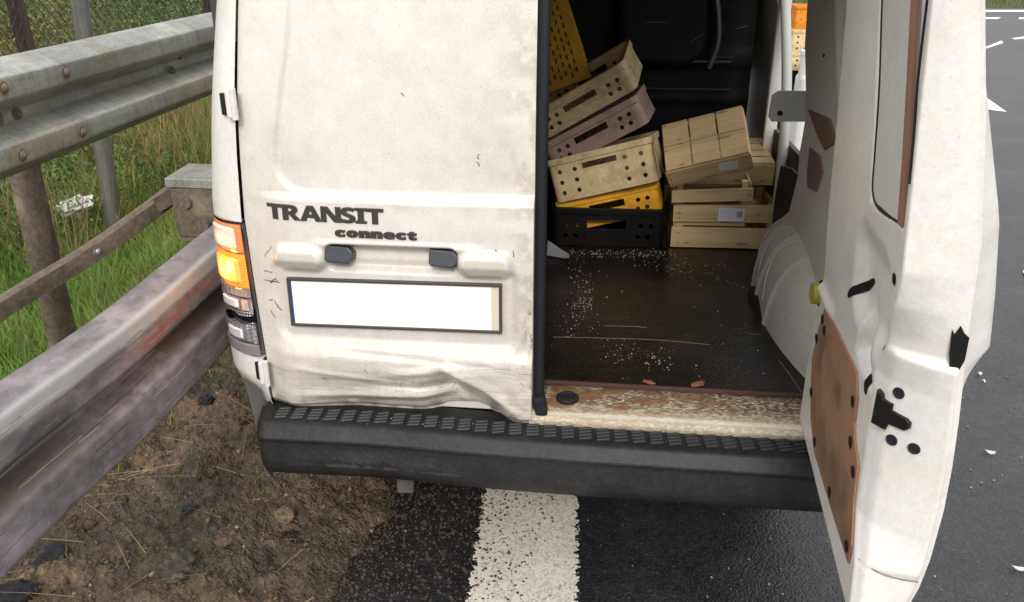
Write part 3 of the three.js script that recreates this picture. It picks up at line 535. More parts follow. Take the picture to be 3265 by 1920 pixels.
{ // left tail lamp, with its lenses as seen from top to bottom
  const lamp = mesh('tail_lamp', surf(10, 30, (u, v) => corner(-1, mix(0.672, 1.026, v), 0.02 + 0.98 * u, -0.02)), mat({ color: lin(0.28, 0.26, 0.27), metalness: 0.6, roughness: 0.35 }), van);
  const lens = (y0, y1, t0, t1, m, bulge = 0.004, rib = 0, name = 'lens') => mesh(name, surf(40, 40, (u, v) => { const e = Math.min(1, 8 * Math.min(u, 1 - u)) * Math.min(1, 8 * Math.min(v, 1 - v)); return corner(-1, mix(y0, y1, v), mix(t0, t1, u), bulge * e + rib * Math.sin(u * 40) * e); }, (u, v) => [u * 0.1, v * 0.1]), m, lamp);
  const facet = tex(128, 128, grey((u, v) => 0.5 + 0.25 * Math.sin(u * 80) + 0.25 * Math.sin(v * 80)), { srgb: false, size: 0.1 });
  const glow = tex(64, 64, grey((u, v) => Math.pow(Math.max(0, 1 - Math.hypot((u - 0.5) * 1.7, (v - 0.45) * 1.9)), 1.2)), { size: 0.1, wrap: false });
  const red = phys({ color: lin(0.8, 0.27, 0.1), roughness: 0.2, clearcoat: 1, clearcoatRoughness: 0.05, bumpMap: facet, bumpScale: 0.0006 });
  const white = phys({ color: lin(0.88, 0.74, 0.6), roughness: 0.2, clearcoat: 1, bumpMap: facet, bumpScale: 0.001, emissive: lin(1, 0.62, 0.32), emissiveMap: glow, emissiveIntensity: 1.3 });
  const amber = phys({ color: lin(0.75, 0.28, 0.03), roughness: 0.2, clearcoat: 1, bumpMap: facet, bumpScale: 0.001, emissive: lin(1, 0.33, 0.04), emissiveIntensity: 0.3 });
  const amberCore = phys({ color: lin(0.9, 0.6, 0.1), roughness: 0.2, clearcoat: 1, bumpMap: facet, bumpScale: 0.001, emissive: lin(1, 0.6, 0.16), emissiveMap: glow, emissiveIntensity: 1.5 });
  const clear = phys({ color: lin(0.3, 0.29, 0.31), roughness: 0.12, metalness: 0.5, clearcoat: 1, bumpMap: facet, bumpScale: 0.003 });
  const bright = phys({ color: lin(0.86, 0.87, 0.9), roughness: 0.1, metalness: 0.3, clearcoat: 1, bumpMap: facet, bumpScale: 0.002 });
  const smoke = phys({ color: lin(0.24, 0.2, 0.21), roughness: 0.15, clearcoat: 1 });
  tag(lens(0.953, 1.026, 0.03, 1.0, red, 0.003), 'red upper lens'); lens(0.96, 1.02, 0.1, 0.62, white, 0.008);
  tag(lens(0.86, 0.95, 0.03, 1.0, amber, 0.003), 'glowing amber lens'); lens(0.868, 0.942, 0.1, 0.64, amberCore, 0.008);
  lens(0.834, 0.859, 0.03, 1.0, clear, 0.003);
  lens(0.795, 0.832, 0.03, 1.0, clear, 0.003); lens(0.803, 0.828, 0.2, 0.55, bright, 0.007);
  lens(0.708, 0.757, 0.03, 1.0, clear, 0.003); lens(0.716, 0.746, 0.2, 0.5, bright, 0.007);
  lens(0.672, 0.705, 0.03, 1.0, smoke, 0.003);
  const lampR = mesh('tail_lamp', surf(10, 30, (u, v) => corner(1, mix(0.672, 1.026, v), 0.02 + 0.98 * u, -0.02)), M.black, van);
  for (const [y0, y1, m] of [[0.953, 1.026, red], [0.86, 0.95, amber], [0.757, 0.856, clear], [0.672, 0.753, smoke]]) mesh('lens', surf(24, 12, (u, v) => corner(1, mix(y0, y1, v), mix(0.03, 1, u), 0.003), (u, v) => [u * 0.1, v * 0.1]), m === amber ? phys({ color: lin(0.6, 0.2, 0.02), roughness: 0.2, clearcoat: 1 }) : m, lampR);
  // broken gap: jagged shards round a dark hole
  const shard = (pts) => { const s = surf(10, 4, (u, v) => { const i = Math.min(pts.length - 2, Math.floor(u * (pts.length - 1))), f = u * (pts.length - 1) - i, y = mix(mix(pts[i][1], pts[i + 1][1], f), pts[0][2], v); return corner(-1, y, mix(pts[i][0], pts[i + 1][0], f), 0.003); }); return s; };
  mesh('broken_shard', [shard([[0.03, 0.788, 0.796], [0.2, 0.779, 0], [0.33, 0.793, 0], [0.5, 0.784, 0], [0.62, 0.77, 0], [0.8, 0.792, 0], [1, 0.782, 0]])], clear, lamp);
  mesh('broken_shard', [shard([[0.03, 0.771, 0.758], [0.17, 0.76, 0], [0.33, 0.768, 0], [0.5, 0.759, 0], [0.68, 0.772, 0], [1, 0.762, 0]])], clear, lamp);
  mesh('socket_hole', surf(10, 8, (u, v) => corner(-1, mix(0.757, 0.796, v), 0.05 + 0.9 * u, -0.018)), M.black, lamp);
  const q = corner(-1, 0.905, 0.36, 0.035), pl = new THREE.PointLight(new THREE.Color(1, 0.5, 0.15), 0.02, 3); pl.position.set(...q); pl.castShadow = true; scene.add(pl);
}
// side panels, roof, nose
{
  const side = (sgn, z0, z1, y0, y1) => surf(Math.max(2, Math.round((z0 - z1) * 8)), 30, (u, v) => sideAt(sgn, mix(y0, y1, v), mix(z0, z1, u)));
  const arch = (sgn, zc) => { const rim = 0.36; return surf(60, 12, (u, v) => { const z = zc - 0.5 + u, lo = Math.abs(z - zc) < rim ? 0.32 + Math.sqrt(Math.max(0, rim * rim - (z - zc) ** 2)) : 0.3; return sideAt(sgn, mix(lo, 0.95, v), z); }); };
  for (const sgn of [-1, 1]) {
    const p = mesh('side_panel', [side(sgn, -CZ, -0.245, 0.36, 0.95), arch(sgn, -0.745), side(sgn, -1.245, -2.6, 0.3, 0.95), ...(sgn < 0 ? [side(sgn, -CZ, -2.6, 0.95, 1.9)] : [side(sgn, -CZ, -1.0, 0.95, 1.9), side(sgn, -1.62, -2.6, 0.95, 1.9), side(sgn, -1.0, -1.62, 1.7, 1.9)])], M.paint, van);
    mesh('trim_strip', surf(20, 2, (u, v) => { const y = mix(0.72, 0.8, v), q = sideAt(sgn, y, mix(-1.25, -2.6, u)); q[0] += sgn * 0.008; return q; }), M.rubber, van);
  }
  mesh('roof', surf(20, 30, (u, v) => { const x = mix(-0.69, 0.69, u), z = mix(-0.03, -2.7, v); return [x, 1.9 + 0.05 * (1 - (x / 0.69) ** 2), z + lean(1.9) + 0.02]; }), M.paint, van);
  mesh('rear_header', [box(1.38, 0.1, 0.05, [0, 1.9, -0.08])], M.paint, van);
  const nose = shapeOf([[2.55, 0.3], [2.62, 0.3], [3.95, 0.3], [4.15, 0.4], [4.15, 0.75], [4.05, 0.92], [3.4, 1.08], [2.85, 1.75], [2.66, 1.93], [2.55, 1.93]]);
  mesh('cab', [place(extr(nose, 1.5, 0.06, 4), [-0.75, 0, 0], [0, R(90), 0])].map(tri), M.paint, van);
  mesh('windscreen', [box(1.36, 0.8, 0.01, [0, 1.45, -3.19], [R(39), 0, 0])], mat({ color: lin(0.03, 0.035, 0.04), roughness: 0.08 }), van);
  for (const sgn of [-1, 1]) for (const z of [-0.745, -3.45]) {
    const w = mesh('wheel', [place(new THREE.TorusGeometry(0.245, 0.075, 14, 40), [sgn * 0.72, 0.318, z], [0, R(90), 0], [1, 1, 1.15])], M.rubber, van);
    mesh('rim', [cyl(0.2, 0.2, 0.1, [sgn * 0.73, 0.318, z], [0, 0, R(90)], 28)], mat({ color: lin(0.35), metalness: 0.7, roughness: 0.4 }), w);
  }
  mesh('underbody', [box(1.4, 0.05, 2.6, [0, 0.45, -1.4]), box(0.1, 0.12, 0.9, [-0.3, 0.38, -0.6])], M.black, van);
}
// bumper
{
  const top = 0.527;
  const pro = [[-0.05, top], [0.064, top], [0.067, top + 0.001], [0.07, top + 0.004], [0.078, top + 0.004], [0.086, top + 0.002], [0.09, top - 0.003], [0.104, top - 0.028], [0.1055, top - 0.032], [0.105, top - 0.037], [0.1, top - 0.041], [0.0985, top - 0.048], [0.098, top - 0.055], [0.097, top - 0.1], [0.091, top - 0.126], [0.08, top - 0.148], [0.064, top - 0.156], [-0.05, top - 0.166]];
  const at = (t) => {
    const x = mix(-0.712, 0.86, t), e = ss(-0.688, -0.712, x), er = ss(0.72, 0.86, x);
    const z = -0.07 * e * e - 0.14 * er * er + 0.006 * Math.sin(x * 3.1 + 0.6) - 0.012 * Math.exp(-Math.pow((x + 0.38) / 0.2, 2));
    const y = 0.004 * Math.sin(x * 2 + 1) + 0.004 * ss(-0.3, -0.7, x);
    return { o: V(x, y, z + 0.01), a: V(0, 0, 1), b: V(0, 1, 0) };
  };
  const bp = mesh('bumper', [sweep(pro, 120, at, true, true)], M.bumper, van);
  // raised anti-slip treads on the step
  const gg = [-1.5, -0.5, 0.5, 1.5].map((k) => box(0.033, 0.009, 0.009, [k * 0.001, 0, k * 0.0145], [0, R(14), 0], 0.0025));
  for (const [r, z] of [[0, 0.03]]) for (let k = 0; k < 31; k++) {
    const x = -0.65 + k * 0.0435, f = at((x + 0.712) / 1.572);
    const m = mesh('tread_block', mergeGeometries(gg.map((g) => g.clone())), M.tread, bp); m.position.set(x, top + 0.001 + f.o.y, z + f.o.z);
  }
  mesh('tow_cover', [place(new THREE.SphereGeometry(0.032, 28, 12, 0, 6.3, 0, 1.2), [0.478, 0.45, 0.106], [R(90), 0, 0], [1, 0.16, 1])], mat({ map: M.bumper.map, color: lin(2.2), roughness: 0.75, bumpMap: T_dustBump, bumpScale: 0.002 }), bp);
  const scuff = mesh('scuffed_panel', surf(60, 8, (u, v) => { const x = mix(-0.62, -0.17, u), f = at((x + 0.712) / 1.572), y = mix(top - 0.112, top - 0.058, v); return [x, y + f.o.y + 0.004 * (fbm(u * 9, v * 3, 2) - 0.5), f.o.z + lerpT([[top - 0.118, 0.093], [top - 0.09, 0.0972], [top - 0.056, 0.098]], y) + 0.001 + 0.004 * (fbm(x * 60, y * 60, 3) - 0.5) * Math.min(1, 6 * Math.min(u, 1 - u))]; }), mat({ map: M.bumper.map, color: lin(1.5), roughness: 0.95, bumpMap: T_dustBump, bumpScale: 0.003 }), bp);
  mesh('hanger_bracket', [box(0.046, 0.13, 0.022, [-0.345, 0.328, -0.005], [R(26), R(8), R(-4)], 0.007)], mat({ map: T_galv, color: lin(0.6, 0.52, 0.5), roughness: 0.75 }), van);
}

// load space
const FLOOR = 0.58;
{
  M.ply = phys({ map: tex(1024, 1024, (u, v) => { const s = fbT(u, v, 8, 4, 120), l = fbT(u, v, 5, 5), m = fbT(u, v, 80, 2), b = 0.115 + 0.06 * (s - 0.5) + 0.16 * (l - 0.5) + 0.06 * (m - 0.5), h = hash((u * 1024) | 0, (v * 1024) | 0) > 0.997 ? 0.2 : 0; return [b * 1.15 + h, b * 0.98 + h, b * 0.88 + h]; }, { size: 1.0 }), roughness: 0.34, specularIntensity: 0.55, bumpMap: T_dustBump, bumpScale: 0.0015 });
  mesh('cargo_floor', [box(1.5, 0.012, 1.8, [0, FLOOR - 0.006, -1.037])], M.ply, van);
  mesh('floor_edge', [box(0.72, 0.012, 0.01, [0.37, FLOOR - 0.004, -0.133], [0, 0, 0], 0.002)], mat({ color: lin(0.07, 0.03, 0.022), roughness: 0.7 }), van);
  // scratches standing proud as splintered laminate
  const sc = mat({ color: lin(0.15, 0.12, 0.085), roughness: 0.8 });
  const scr = (pts, w) => mesh('floor_scratch', tube(pts.map(([x, z]) => [x, FLOOR + 0.0004, z]), w, 30, 5), sc, van);
  scr([[0.02, -0.41], [0.2, -0.422], [0.33, -0.425], [0.48, -0.41]], 0.0012); scr([[0.17, -0.51], [0.25, -0.515], [0.3, -0.512]], 0.0012);
  scr([[0.66, -0.33], [0.672, -0.25], [0.686, -0.14]], 0.0016); scr([[0.6, -0.5], [0.64, -0.503]], 0.001);
  // sill: rusty, sandy, with a folded lower lip
  M.sill = mat({ map: tex(1024, 512, (u, v) => {
    const l = fbm(u * 7, v * 5, 5), s = fbm(u * 90, v * 60, 3), r = ss(0.45, 0.62, fbm(u * 9 + 4, v * 6 + 2, 4)), d = ss(0.15, 0.7, s);
    let c = [0.84, 0.79, 0.7]; const k = 0.3 + 0.8 * ss(0.22, 0.7, v) * (0.55 + 0.6 * l);
    c = [mix(c[0], 0.37, k * d), mix(c[1], 0.29, k * d), mix(c[2], 0.2, k * d)];
    const lip = ss(0.34, 0.28, v) * ss(0.2, 0.26, v); c = c.map((x, q) => mix(x, [0.9, 0.86, 0.78][q], 0.7 * lip)); const o = r * ss(0.3, 0.5, v) * 0.7 * ss(0.95, 0.3, u); c = [mix(c[0], 0.5, o), mix(c[1], 0.32, o), mix(c[2], 0.18, o)];
    const h = hash((u * 512) | 0, (v * 256) | 0); if (h > 0.97) c = c.map((x) => x * 0.7); const inner = ss(0.78, 1, v); c = c.map((x) => x * (1 - 0.35 * inner));
    return c;
  }, { wrap: false }), roughness: 0.75, bumpMap: T_dustBump, bumpScale: 0.002 });
  const pro = [[-0.142, 0.572], [-0.12, 0.566], [-0.06, 0.562], [-0.01, 0.558], [0.012, 0.553], [0.018, 0.545], [0.014, 0.53], [0.008, 0.522]];
  let tot = 0; const cum = pro.map((p, i) => (tot += i ? Math.hypot(p[0] - pro[i - 1][0], p[1] - pro[i - 1][1]) : 0));
  mesh('sill', surf(80, 40, (u, v) => { const s = (1 - v) * tot; let i = 1; while (i < pro.length - 1 && cum[i] < s) i++; const f = (s - cum[i - 1]) / (cum[i] - cum[i - 1]); const x = mix(-0.01, 0.72, u); return [x, mix(pro[i - 1][1], pro[i][1], f) + 0.002 * (fbm(x * 20, s * 40, 3) - 0.5), mix(pro[i - 1][0], pro[i][0], f)]; }, (u, v) => [u, v]), M.sill, van);
  mesh('sill_plug', [place(new THREE.TorusGeometry(0.022, 0.008, 10, 24), [0.082, 0.566, -0.07], [R(90), 0, 0]), cyl(0.02, 0.024, 0.012, [0.082, 0.565, -0.07])], M.rubber, van);
  mesh('sill_post', [box(0.018, 0.06, 0.05, [0.7, 0.555, -0.03])], M.rubber, van);
  // bulkhead, dark, with pressed shape, shelf ribs and a curved grab tube
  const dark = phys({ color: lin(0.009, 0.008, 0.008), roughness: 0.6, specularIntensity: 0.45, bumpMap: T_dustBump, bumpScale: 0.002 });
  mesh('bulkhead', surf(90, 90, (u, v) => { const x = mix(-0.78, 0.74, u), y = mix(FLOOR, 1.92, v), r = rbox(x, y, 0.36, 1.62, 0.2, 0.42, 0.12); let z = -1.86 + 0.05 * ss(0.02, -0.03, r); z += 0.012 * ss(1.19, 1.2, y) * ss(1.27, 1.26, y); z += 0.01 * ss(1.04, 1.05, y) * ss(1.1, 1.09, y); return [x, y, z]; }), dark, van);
  mesh('grab_tube', tube([[0.5, 1.78, -1.8], [0.53, 1.6, -1.78], [0.575, 1.42, -1.78], [0.585, 1.3, -1.79], [0.56, 1.2, -1.81]], 0.011, 40, 10), mat({ color: lin(0.16, 0.17, 0.18), roughness: 0.4, metalness: 0.4 }), van);
  mesh('shelf_edge', [box(0.62, 0.012, 0.03, [0.34, 1.225, -1.83]), box(0.6, 0.006, 0.01, [0.36, 1.11, -1.835])], mat({ color: lin(0.045), roughness: 0.5 }), van);
  const sc2 = mat({ color: lin(0.13), roughness: 0.7 });
  for (const [x, y, l, a] of [[0.5, 1.32, 0.06, 35], [0.52, 1.36, 0.04, -10], [0.2, 1.3, 0.05, 6], [0.68, 1.36, 0.05, 12], [0.62, 1.24, 0.09, 2], [0.33, 1.38, 0.08, 1], [0.25, 1.5, 0.06, 3]]) mesh('bulkhead_scratch', [box(l, 0.0025, 0.002, [x, y, -1.845 + (Math.abs(x - 0.36) < 0.16 && y > 1.27 ? 0.04 : 0)], [0, 0, R(a)], 0.0008)], sc2, van);
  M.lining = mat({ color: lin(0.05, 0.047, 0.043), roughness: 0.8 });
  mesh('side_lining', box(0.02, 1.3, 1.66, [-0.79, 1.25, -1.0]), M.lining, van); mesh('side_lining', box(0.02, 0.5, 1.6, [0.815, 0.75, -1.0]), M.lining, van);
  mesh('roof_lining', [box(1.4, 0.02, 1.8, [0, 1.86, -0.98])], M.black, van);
  // right side: front pillar with rail, opening, rear pillar with wheel arch
  M.grimy = mat({ map: T_paint, color: lin(0.85, 0.81, 0.76), roughness: 0.75, bumpMap: T_dustBump, bumpScale: 0.001 });
  mesh('door_pillar', [box(0.05, 1.04, 0.02, [0.79, 1.32, -1.56], [0, R(12), R(0)], 0.006)], M.paintIn, van);
  mesh('pillar_rail', tube([[0.785, 0.62, -1.2], [0.785, 0.85, -1.227], [0.785, 1.024, -1.249], [0.785, 1.18, -1.307], [0.785, 1.32, -1.4], [0.785, 1.48, -1.533], [0.765, 1.84, -1.75]], 0.0185, 40, 12), mat({ color: lin(0.45, 0.46, 0.4), roughness: 0.55 }), van);
  const zy = (pts, x, th, m, name, bev = 0.008) => mesh(name, [tri(place(extr(shapeOf(pts.map(([z, y]) => [-z, y])), th, bev, 3), [x, 0, 0], [0, R(90), 0]))], m, van);
  zy([[-0.62, 1.88], [-0.97, 1.88], [-0.92, 1.5], [-0.88, 1.38], [-0.78, 1.25], [-0.745, 1.17], [-0.76, 1.08], [-0.745, 1.0], [-0.8, 0.87], [-1.2, 0.66], [-1.2, 0.6], [-0.2, 0.6], [-0.2, 1.0], [-0.42, 1.29], [-0.5, 1.38], [-0.6, 1.52]], 0.755, 0.03, M.grimy, 'rear_pillar', 0.018);
  const tan = mat({ color: lin(0.2, 0.13, 0.085), roughness: 0.85, bumpMap: T_dustBump, bumpScale: 0.001 });
  zy([[-0.7, 1.214], [-0.45, 1.23], [-0.36, 1.19], [-0.46, 1.15], [-0.56, 1.172]], 0.733, 0.006, tan, 'pillar_pocket', 0.002);
  zy([[-0.62, 1.118], [-0.5, 1.12], [-0.45, 1.09], [-0.48, 1.03], [-0.58, 1.015], [-0.61, 1.05]], 0.733, 0.006, tan, 'pillar_pocket', 0.002);
  mesh('pillar_screw', [cyl(0.005, 0.005, 0.004, [0.736, 1.375, -0.62], [0, 0, R(90)])], M.black, van);
  tag(mesh('lock_plate', [place(extr(shapeOf([[-0.045, -0.028], [-0.036, -0.04], [0.06, -0.036], [0.06, 0.048], [-0.026, 0.046], [-0.042, 0.034]]), 0.006, 0.004, 3), [0.696, 1.198, -0.84], [0, R(-8), 0])], mat({ map: T_paint, color: lin(0.52, 0.54, 0.54), roughness: 0.55 }), van), null);
  mesh('lock_hole', [cyl(0.008, 0.008, 0.004, [0.678, 1.182, -0.828], [R(90), 0, 0])], M.black, van);
  zy([[-1.07, 0.962], [-0.9, 0.99], [-0.83, 0.99], [-0.78, 0.9], [-0.82, 0.82], [-1.0, 0.73], [-1.1, 0.74], [-1.1, 0.856]], 0.752, 0.006, M.rubber, 'belt_recess', 0.003);
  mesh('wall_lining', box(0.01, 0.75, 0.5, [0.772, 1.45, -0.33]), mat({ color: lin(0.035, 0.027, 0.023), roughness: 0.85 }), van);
  // wheel arch: rounded swelling out of the wall, with pressed ribs
  const archS = (u, v, out = 0) => { // u along z, v from floor up
    const z = mix(-1.3, -0.02, u), k = Math.pow(Math.sin(Math.PI * clamp((u - 0.02) / 0.96)), 0.75), a = v * Math.PI / 2;
    const hgt = 0.29 * Math.pow(k, 0.8), dep = (0.115 * k + 0.012) + out;
    const ridge = 0.009 * (Math.exp(-Math.pow((u - 0.3 - 0.1 * v) / 0.009, 2)) + Math.exp(-Math.pow((u - 0.42 - 0.12 * v) / 0.009, 2)) + Math.exp(-Math.pow((u - 0.56 - 0.1 * v) / 0.009, 2)));
    return [0.785 - (dep + ridge) * Math.pow(Math.cos(a), 0.8), FLOOR - 0.002 + hgt * Math.pow(Math.sin(a), 0.9) , z];
  };
  mesh('wheel_arch', surf(140, 50, (u, v) => archS(u, v * 0.995)), mat({ map: T_paint, color: lin(0.74, 0.72, 0.69), roughness: 0.55, bumpMap: T_dustBump, bumpScale: 0.0012 }), van);
  const sealer = mat({ color: lin(0.62, 0.6, 0.55), roughness: 0.7 });
  for (const [u0, k] of [[0.29, 0.1], [0.4, 0.13], [0.52, 0.12]]) mesh('seam_sealer', tube([0.1, 0.3, 0.5, 0.7, 0.86].map((v) => archS(u0 + k * v * v - 0.05 * Math.sin(v * 3), v, 0.0006)), 0.0016, 60, 6), sealer, van);
  mesh('door_seal', tube([[0.735, 0.58, -0.04], [0.74, 0.9, -0.05], [0.73, 1.2, -0.06], [0.7, 1.55, -0.1], [0.66, 1.84, -0.14]], 0.017, 40, 8), mat({ color: lin(0.035, 0.03, 0.027), roughness: 0.8 }), van);
  mesh('rear_frame', tri(place(extr(shapeOf([[-0.79, 0.53], [-0.735, 0.53], [-0.72, 1.1], [-0.665, 1.85], [-0.7, 1.85], [-0.79, 1.1]]), 0.08, 0.004, 2), [0, 0, -0.06], [0, R(180), 0])), mat({ color: lin(0.04, 0.03, 0.025), roughness: 0.8 }), van); mesh('rear_frame', tri(place(extr(shapeOf([[-0.69, 0.53], [-0.66, 0.53], [-0.66, 1.1], [-0.6, 1.85], [-0.69, 1.85], [-0.7, 1.1]]), 0.05, 0.004, 2), [0, 0, -0.13])), M.paintIn, van);
  mesh('door_check', [box(0.16, 0.012, 0.012, [0.72, 0.95, -0.02], [0, R(60), 0])], M.rubber, van);
}

// open right door, standing along the line of sight
const xin = (z, y) => 0.657 - 0.075 * z - 0.07 * Math.max(0, y - 0.92);
{
  const xo = (z, y) => { // outer skin
    const b = lerpT([[0.55, 0.682], [0.6, 0.696], [0.64, 0.706], [0.7, 0.713], [0.8, 0.716], [0.88, 0.713], [0.96, 0.707], [1.04, 0.699], [1.12, 0.691], [1.25, 0.682], [1.42, 0.652], [1.57, 0.62], [1.9, 0.545]], y);
    const t = clamp((0.65 - z) / 0.65);
    return b + 0.075 * Math.pow(t, 0.55) + 0.012 * Math.exp(-Math.pow((t - 0.35) / 0.2, 2)) + lerpT([[0.975, 0], [1.045, 0.052], [1.13, 0.05], [1.28, 0.036], [1.42, 0.016], [1.56, 0]], y) * ss(0.64, 0.53, z) * ss(0.1, 0.4, z);
  };
  const zc = (y) => lerpT([[0.58, 0.645], [0.66, 0.625], [0.74, 0.578], [0.86, 0.562], [1.0, 0.552], [1.08, 0.585], [1.14, 0.63], [1.2, 0.65], [1.9, 0.64]], y);
  const inDepth = (z, y) => { // sunk = positive, away from the viewer's side
    let d = 0;
    const w = (z0, z1, y0, soft) => ss(-soft, soft, Math.min(z - z0, z1 - z, y - y0 + 0.0));
    const wy = 1.245 + 0.02 * ss(0.45, 0.62, z), wz0 = 0.405 - 0.2 * Math.max(0, y - 1.25);
    d += 0.008 * w(wz0, 0.625, wy, 0.006);                              // window opening
    const q = rbox(z, y, 0.46, 1.1, 0.13, 0.09, 0.06) + 0.3 * Math.max(0, 1.07 - y) * 0.4; d += 0.02 * ss(0.02, -0.05, q);      // hollow under the window
    d += 0.026 * ss(0.0, 0.045, 1.085 - y - 1.5 * Math.abs(z - 0.44 - 0.3 * (1.06 - y))) * ss(0.94, 0.985, y);
    d -= 0.012 * Math.exp(-Math.pow((y - 0.93) / 0.016, 2)) * ss(0.2, 0.12, z);
    return d;
  };
  const ring = (y, bot) => { // closed section of the door at height y
    const P = [], ze = 0.65, k = bot; // k: 0..1 rounding at the bottom
    const c = zc(y), ins = 0.011 * k;
    const z0 = lerpT([[0.8, -0.034], [0.88, -0.01], [0.95, 0.02], [1.1, 0.008], [1.3, 0.03], [1.55, 0.042]], y);
    for (let i = 0; i <= 110; i++) { const z = mix(z0 + ins, c - ins, i / 110); P.push([xin(z, y) + inDepth(z, y) * (1 - k) + ins, z]); }
    const a = [xin(c, y) + ins, c - ins], b = [xo(ze, y) - ins, ze - ins], sx = b[0] - a[0];
    const zStep = 0.016 * ss(1.062, 1.05, y) - 0.004 * ss(0.672, 0.668, y + 0.06 * 0);
    for (let i = 1; i <= 26; i++) { const t = i / 26, e = 0.06; const bulge = 0.006 * Math.sin(Math.PI * t) + zStep * ss(0.02, 0.14, t) * ss(1, 0.9, t); const lin2 = mix(a[1], b[1], Math.pow(t, 0.72)); P.push([a[0] + sx * t, lin2 + bulge]); }
    P.push([b[0] + 0.004, b[1] + 0.0015], [b[0] + 0.006, b[1] - 0.001], [b[0] + 0.006, b[1] - 0.012]); const cut = P.length - 1;
    for (let i = 1; i <= 30; i++) { const z = mix(ze - 0.02 - ins, z0 + ins, i / 30); P.push([xo(z, y) - ins + 0.002, z]); }
    P.cut = cut; return P;
  };
  const yBot = 0.55, rows = 260, rings = [];
  for (let j = 0; j <= rows; j++) { const y = mix(yBot, 1.84, Math.pow(j / rows, 1.05)); rings.push([y, ring(y, ss(yBot + 0.02, yBot, y))]); }
  const cut = rings[0][1].cut, nAll = rings[0][1].length;
  const part = (i0, i1) => surf(i1 - i0, rows, (u, v) => { const r = rings[Math.round(v * rows)], p = r[1][(i0 + Math.round(u * (i1 - i0))) % nAll]; return [p[0], r[0], p[1]]; }, (u, v, q) => [q[2] + q[0], q[1]]);
  const body = part(0, cut);
  const d = mesh('rear_door', [body], M.paint, van);
  tag(d, 'open right rear door showing its inner side and latch edge');
  mesh('outer_skin', part(cut, nAll), M.paint, d);
  { const P = rings[0][1].map(([x, z]) => [x, -z]); mesh('door_bottom', [tri(place(new THREE.ShapeGeometry(shapeOf(P)), [0, yBot, 0], [R(-90), 0, 0]))], M.paint, d); }
  // hardboard panel on the inner face: z, y outline
  const onIn = (z, y, o) => [xin(z, y) - o, y, z];
  const outline = [[0.085, 0.915], [0.05, 0.85], [0.03, 0.763], [0.065, 0.703], [0.12, 0.65], [0.2, 0.618], [0.4, 0.628], [0.6, 0.643], [0.6, 0.68], [0.565, 0.745], [0.55, 0.81], [0.5, 0.83], [0.478, 0.855], [0.47, 0.9], [0.435, 0.932], [0.3, 0.925], [0.11, 0.917]];
  const board = (pts, o, th) => { const s = extr(shapeOf(pts), th, 0.0015, 2), p = s.attributes.position; for (let i = 0; i < p.count; i++) { const z = p.getX(i), y = p.getY(i), k = p.getZ(i); p.setXYZ(i, xin(z, y) - o - k, y, z); } const g = norm(s); g.computeVertexNormals(); const uv = new Float32Array(g.attributes.position.count * 2), q = g.attributes.position; for (let i = 0; i < q.count; i++) { uv[i * 2] = q.getZ(i); uv[i * 2 + 1] = q.getY(i); } g.setAttribute('uv', new THREE.BufferAttribute(uv, 2)); return g; };
  M.hard = mat({ map: tex(512, 512, (u, v) => { const s = fbT(u, v, 90, 2), l = fbT(u, v, 5, 4), g = fbT(u, v, 8, 3, 60), b = 0.56 + 0.06 * (s - 0.5) + 0.09 * (l - 0.5) + 0.05 * (g - 0.5); const st = 0.12 * ss(0.55, 0.75, fbT(u, v, 3, 4)), q = b - st + (hash((u * 256) | 0, (v * 256) | 0) > 0.994 ? 0.1 : 0); return [q * 1.05, q * 0.8, q * 0.6]; }, { size: 0.5 }), roughness: 0.75 });
  tag(mesh('hardboard_panel', board(outline, -0.001, 0.004), M.hard, d), 'brown hardboard lining panel');
  for (const [z, y] of [[0.085, 0.883], [0.12, 0.872], [0.052, 0.822], [0.452, 0.88], [0.085, 0.7], [0.485, 0.815], [0.2, 0.64], [0.535, 0.785], [0.4, 0.648], [0.58, 0.66]]) mesh('panel_clip', [place(new THREE.SphereGeometry(0.013, 14, 8), onIn(z, y, 0.005), [0, 0, R(10)], [0.25, 1.05, 0.85])], M.black, d);
  // window panel, brown edge strip and seal line
  const wshape = [[0.3, 1.83], [0.348, 1.56], [0.385, 1.43], [0.4, 1.31], [0.405, 1.265], [0.43, 1.247], [0.62, 1.262], [0.605, 1.36], [0.585, 1.46], [0.56, 1.57], [0.52, 1.83]];
  const dw = 0.0065;
  tag(mesh('window_panel', board(wshape, -dw, 0.003), mat({ map: T_paint, color: lin(0.78, 0.78, 0.78), roughness: 0.45 }), d), 'grey-white blanking panel in the window frame');
  const strip = [[0.6, 1.262], [0.622, 1.262], [0.609, 1.36], [0.589, 1.46], [0.565, 1.57], [0.525, 1.83], [0.503, 1.83], [0.543, 1.57], [0.567, 1.46], [0.587, 1.36]];
  mesh('brown_strip', board(strip, -dw + 0.003, 0.004), mat({ color: lin(0.25, 0.13, 0.08), roughness: 0.7 }), d);
  mesh('window_seal', tube(wshape.slice(0, 7).map(([z, y]) => [xin(z, y) + dw - 0.004, y, z]), 0.003, 60, 6), M.rubber, d);
  // slots, plugs and hardware
  const pad = (z, y, a, b, rot, name = 'slot', m = M.black) => mesh(name, surf(28, 6, (u, v) => { const an = u * Math.PI * 2, sq = (t) => Math.sign(t) * Math.pow(Math.abs(t), 0.7), p = a * v * sq(Math.cos(an)), q = b * v * sq(Math.sin(an)), Z = z + p * Math.cos(rot) - q * Math.sin(rot), Y = y + p * Math.sin(rot) + q * Math.cos(rot); return [xin(Z, Y) + inDepth(Z, Y) - 0.0012, Y, Z]; }), m, d);
  pad(0.35, 1.062, 0.07, 0.009, R(33)); pad(0.612, 1.178, 0.01, 0.009, 0); pad(0.505, 0.955, 0.014, 0.028, 0); pad(0.556, 1.047, 0.004, 0.013, 0);
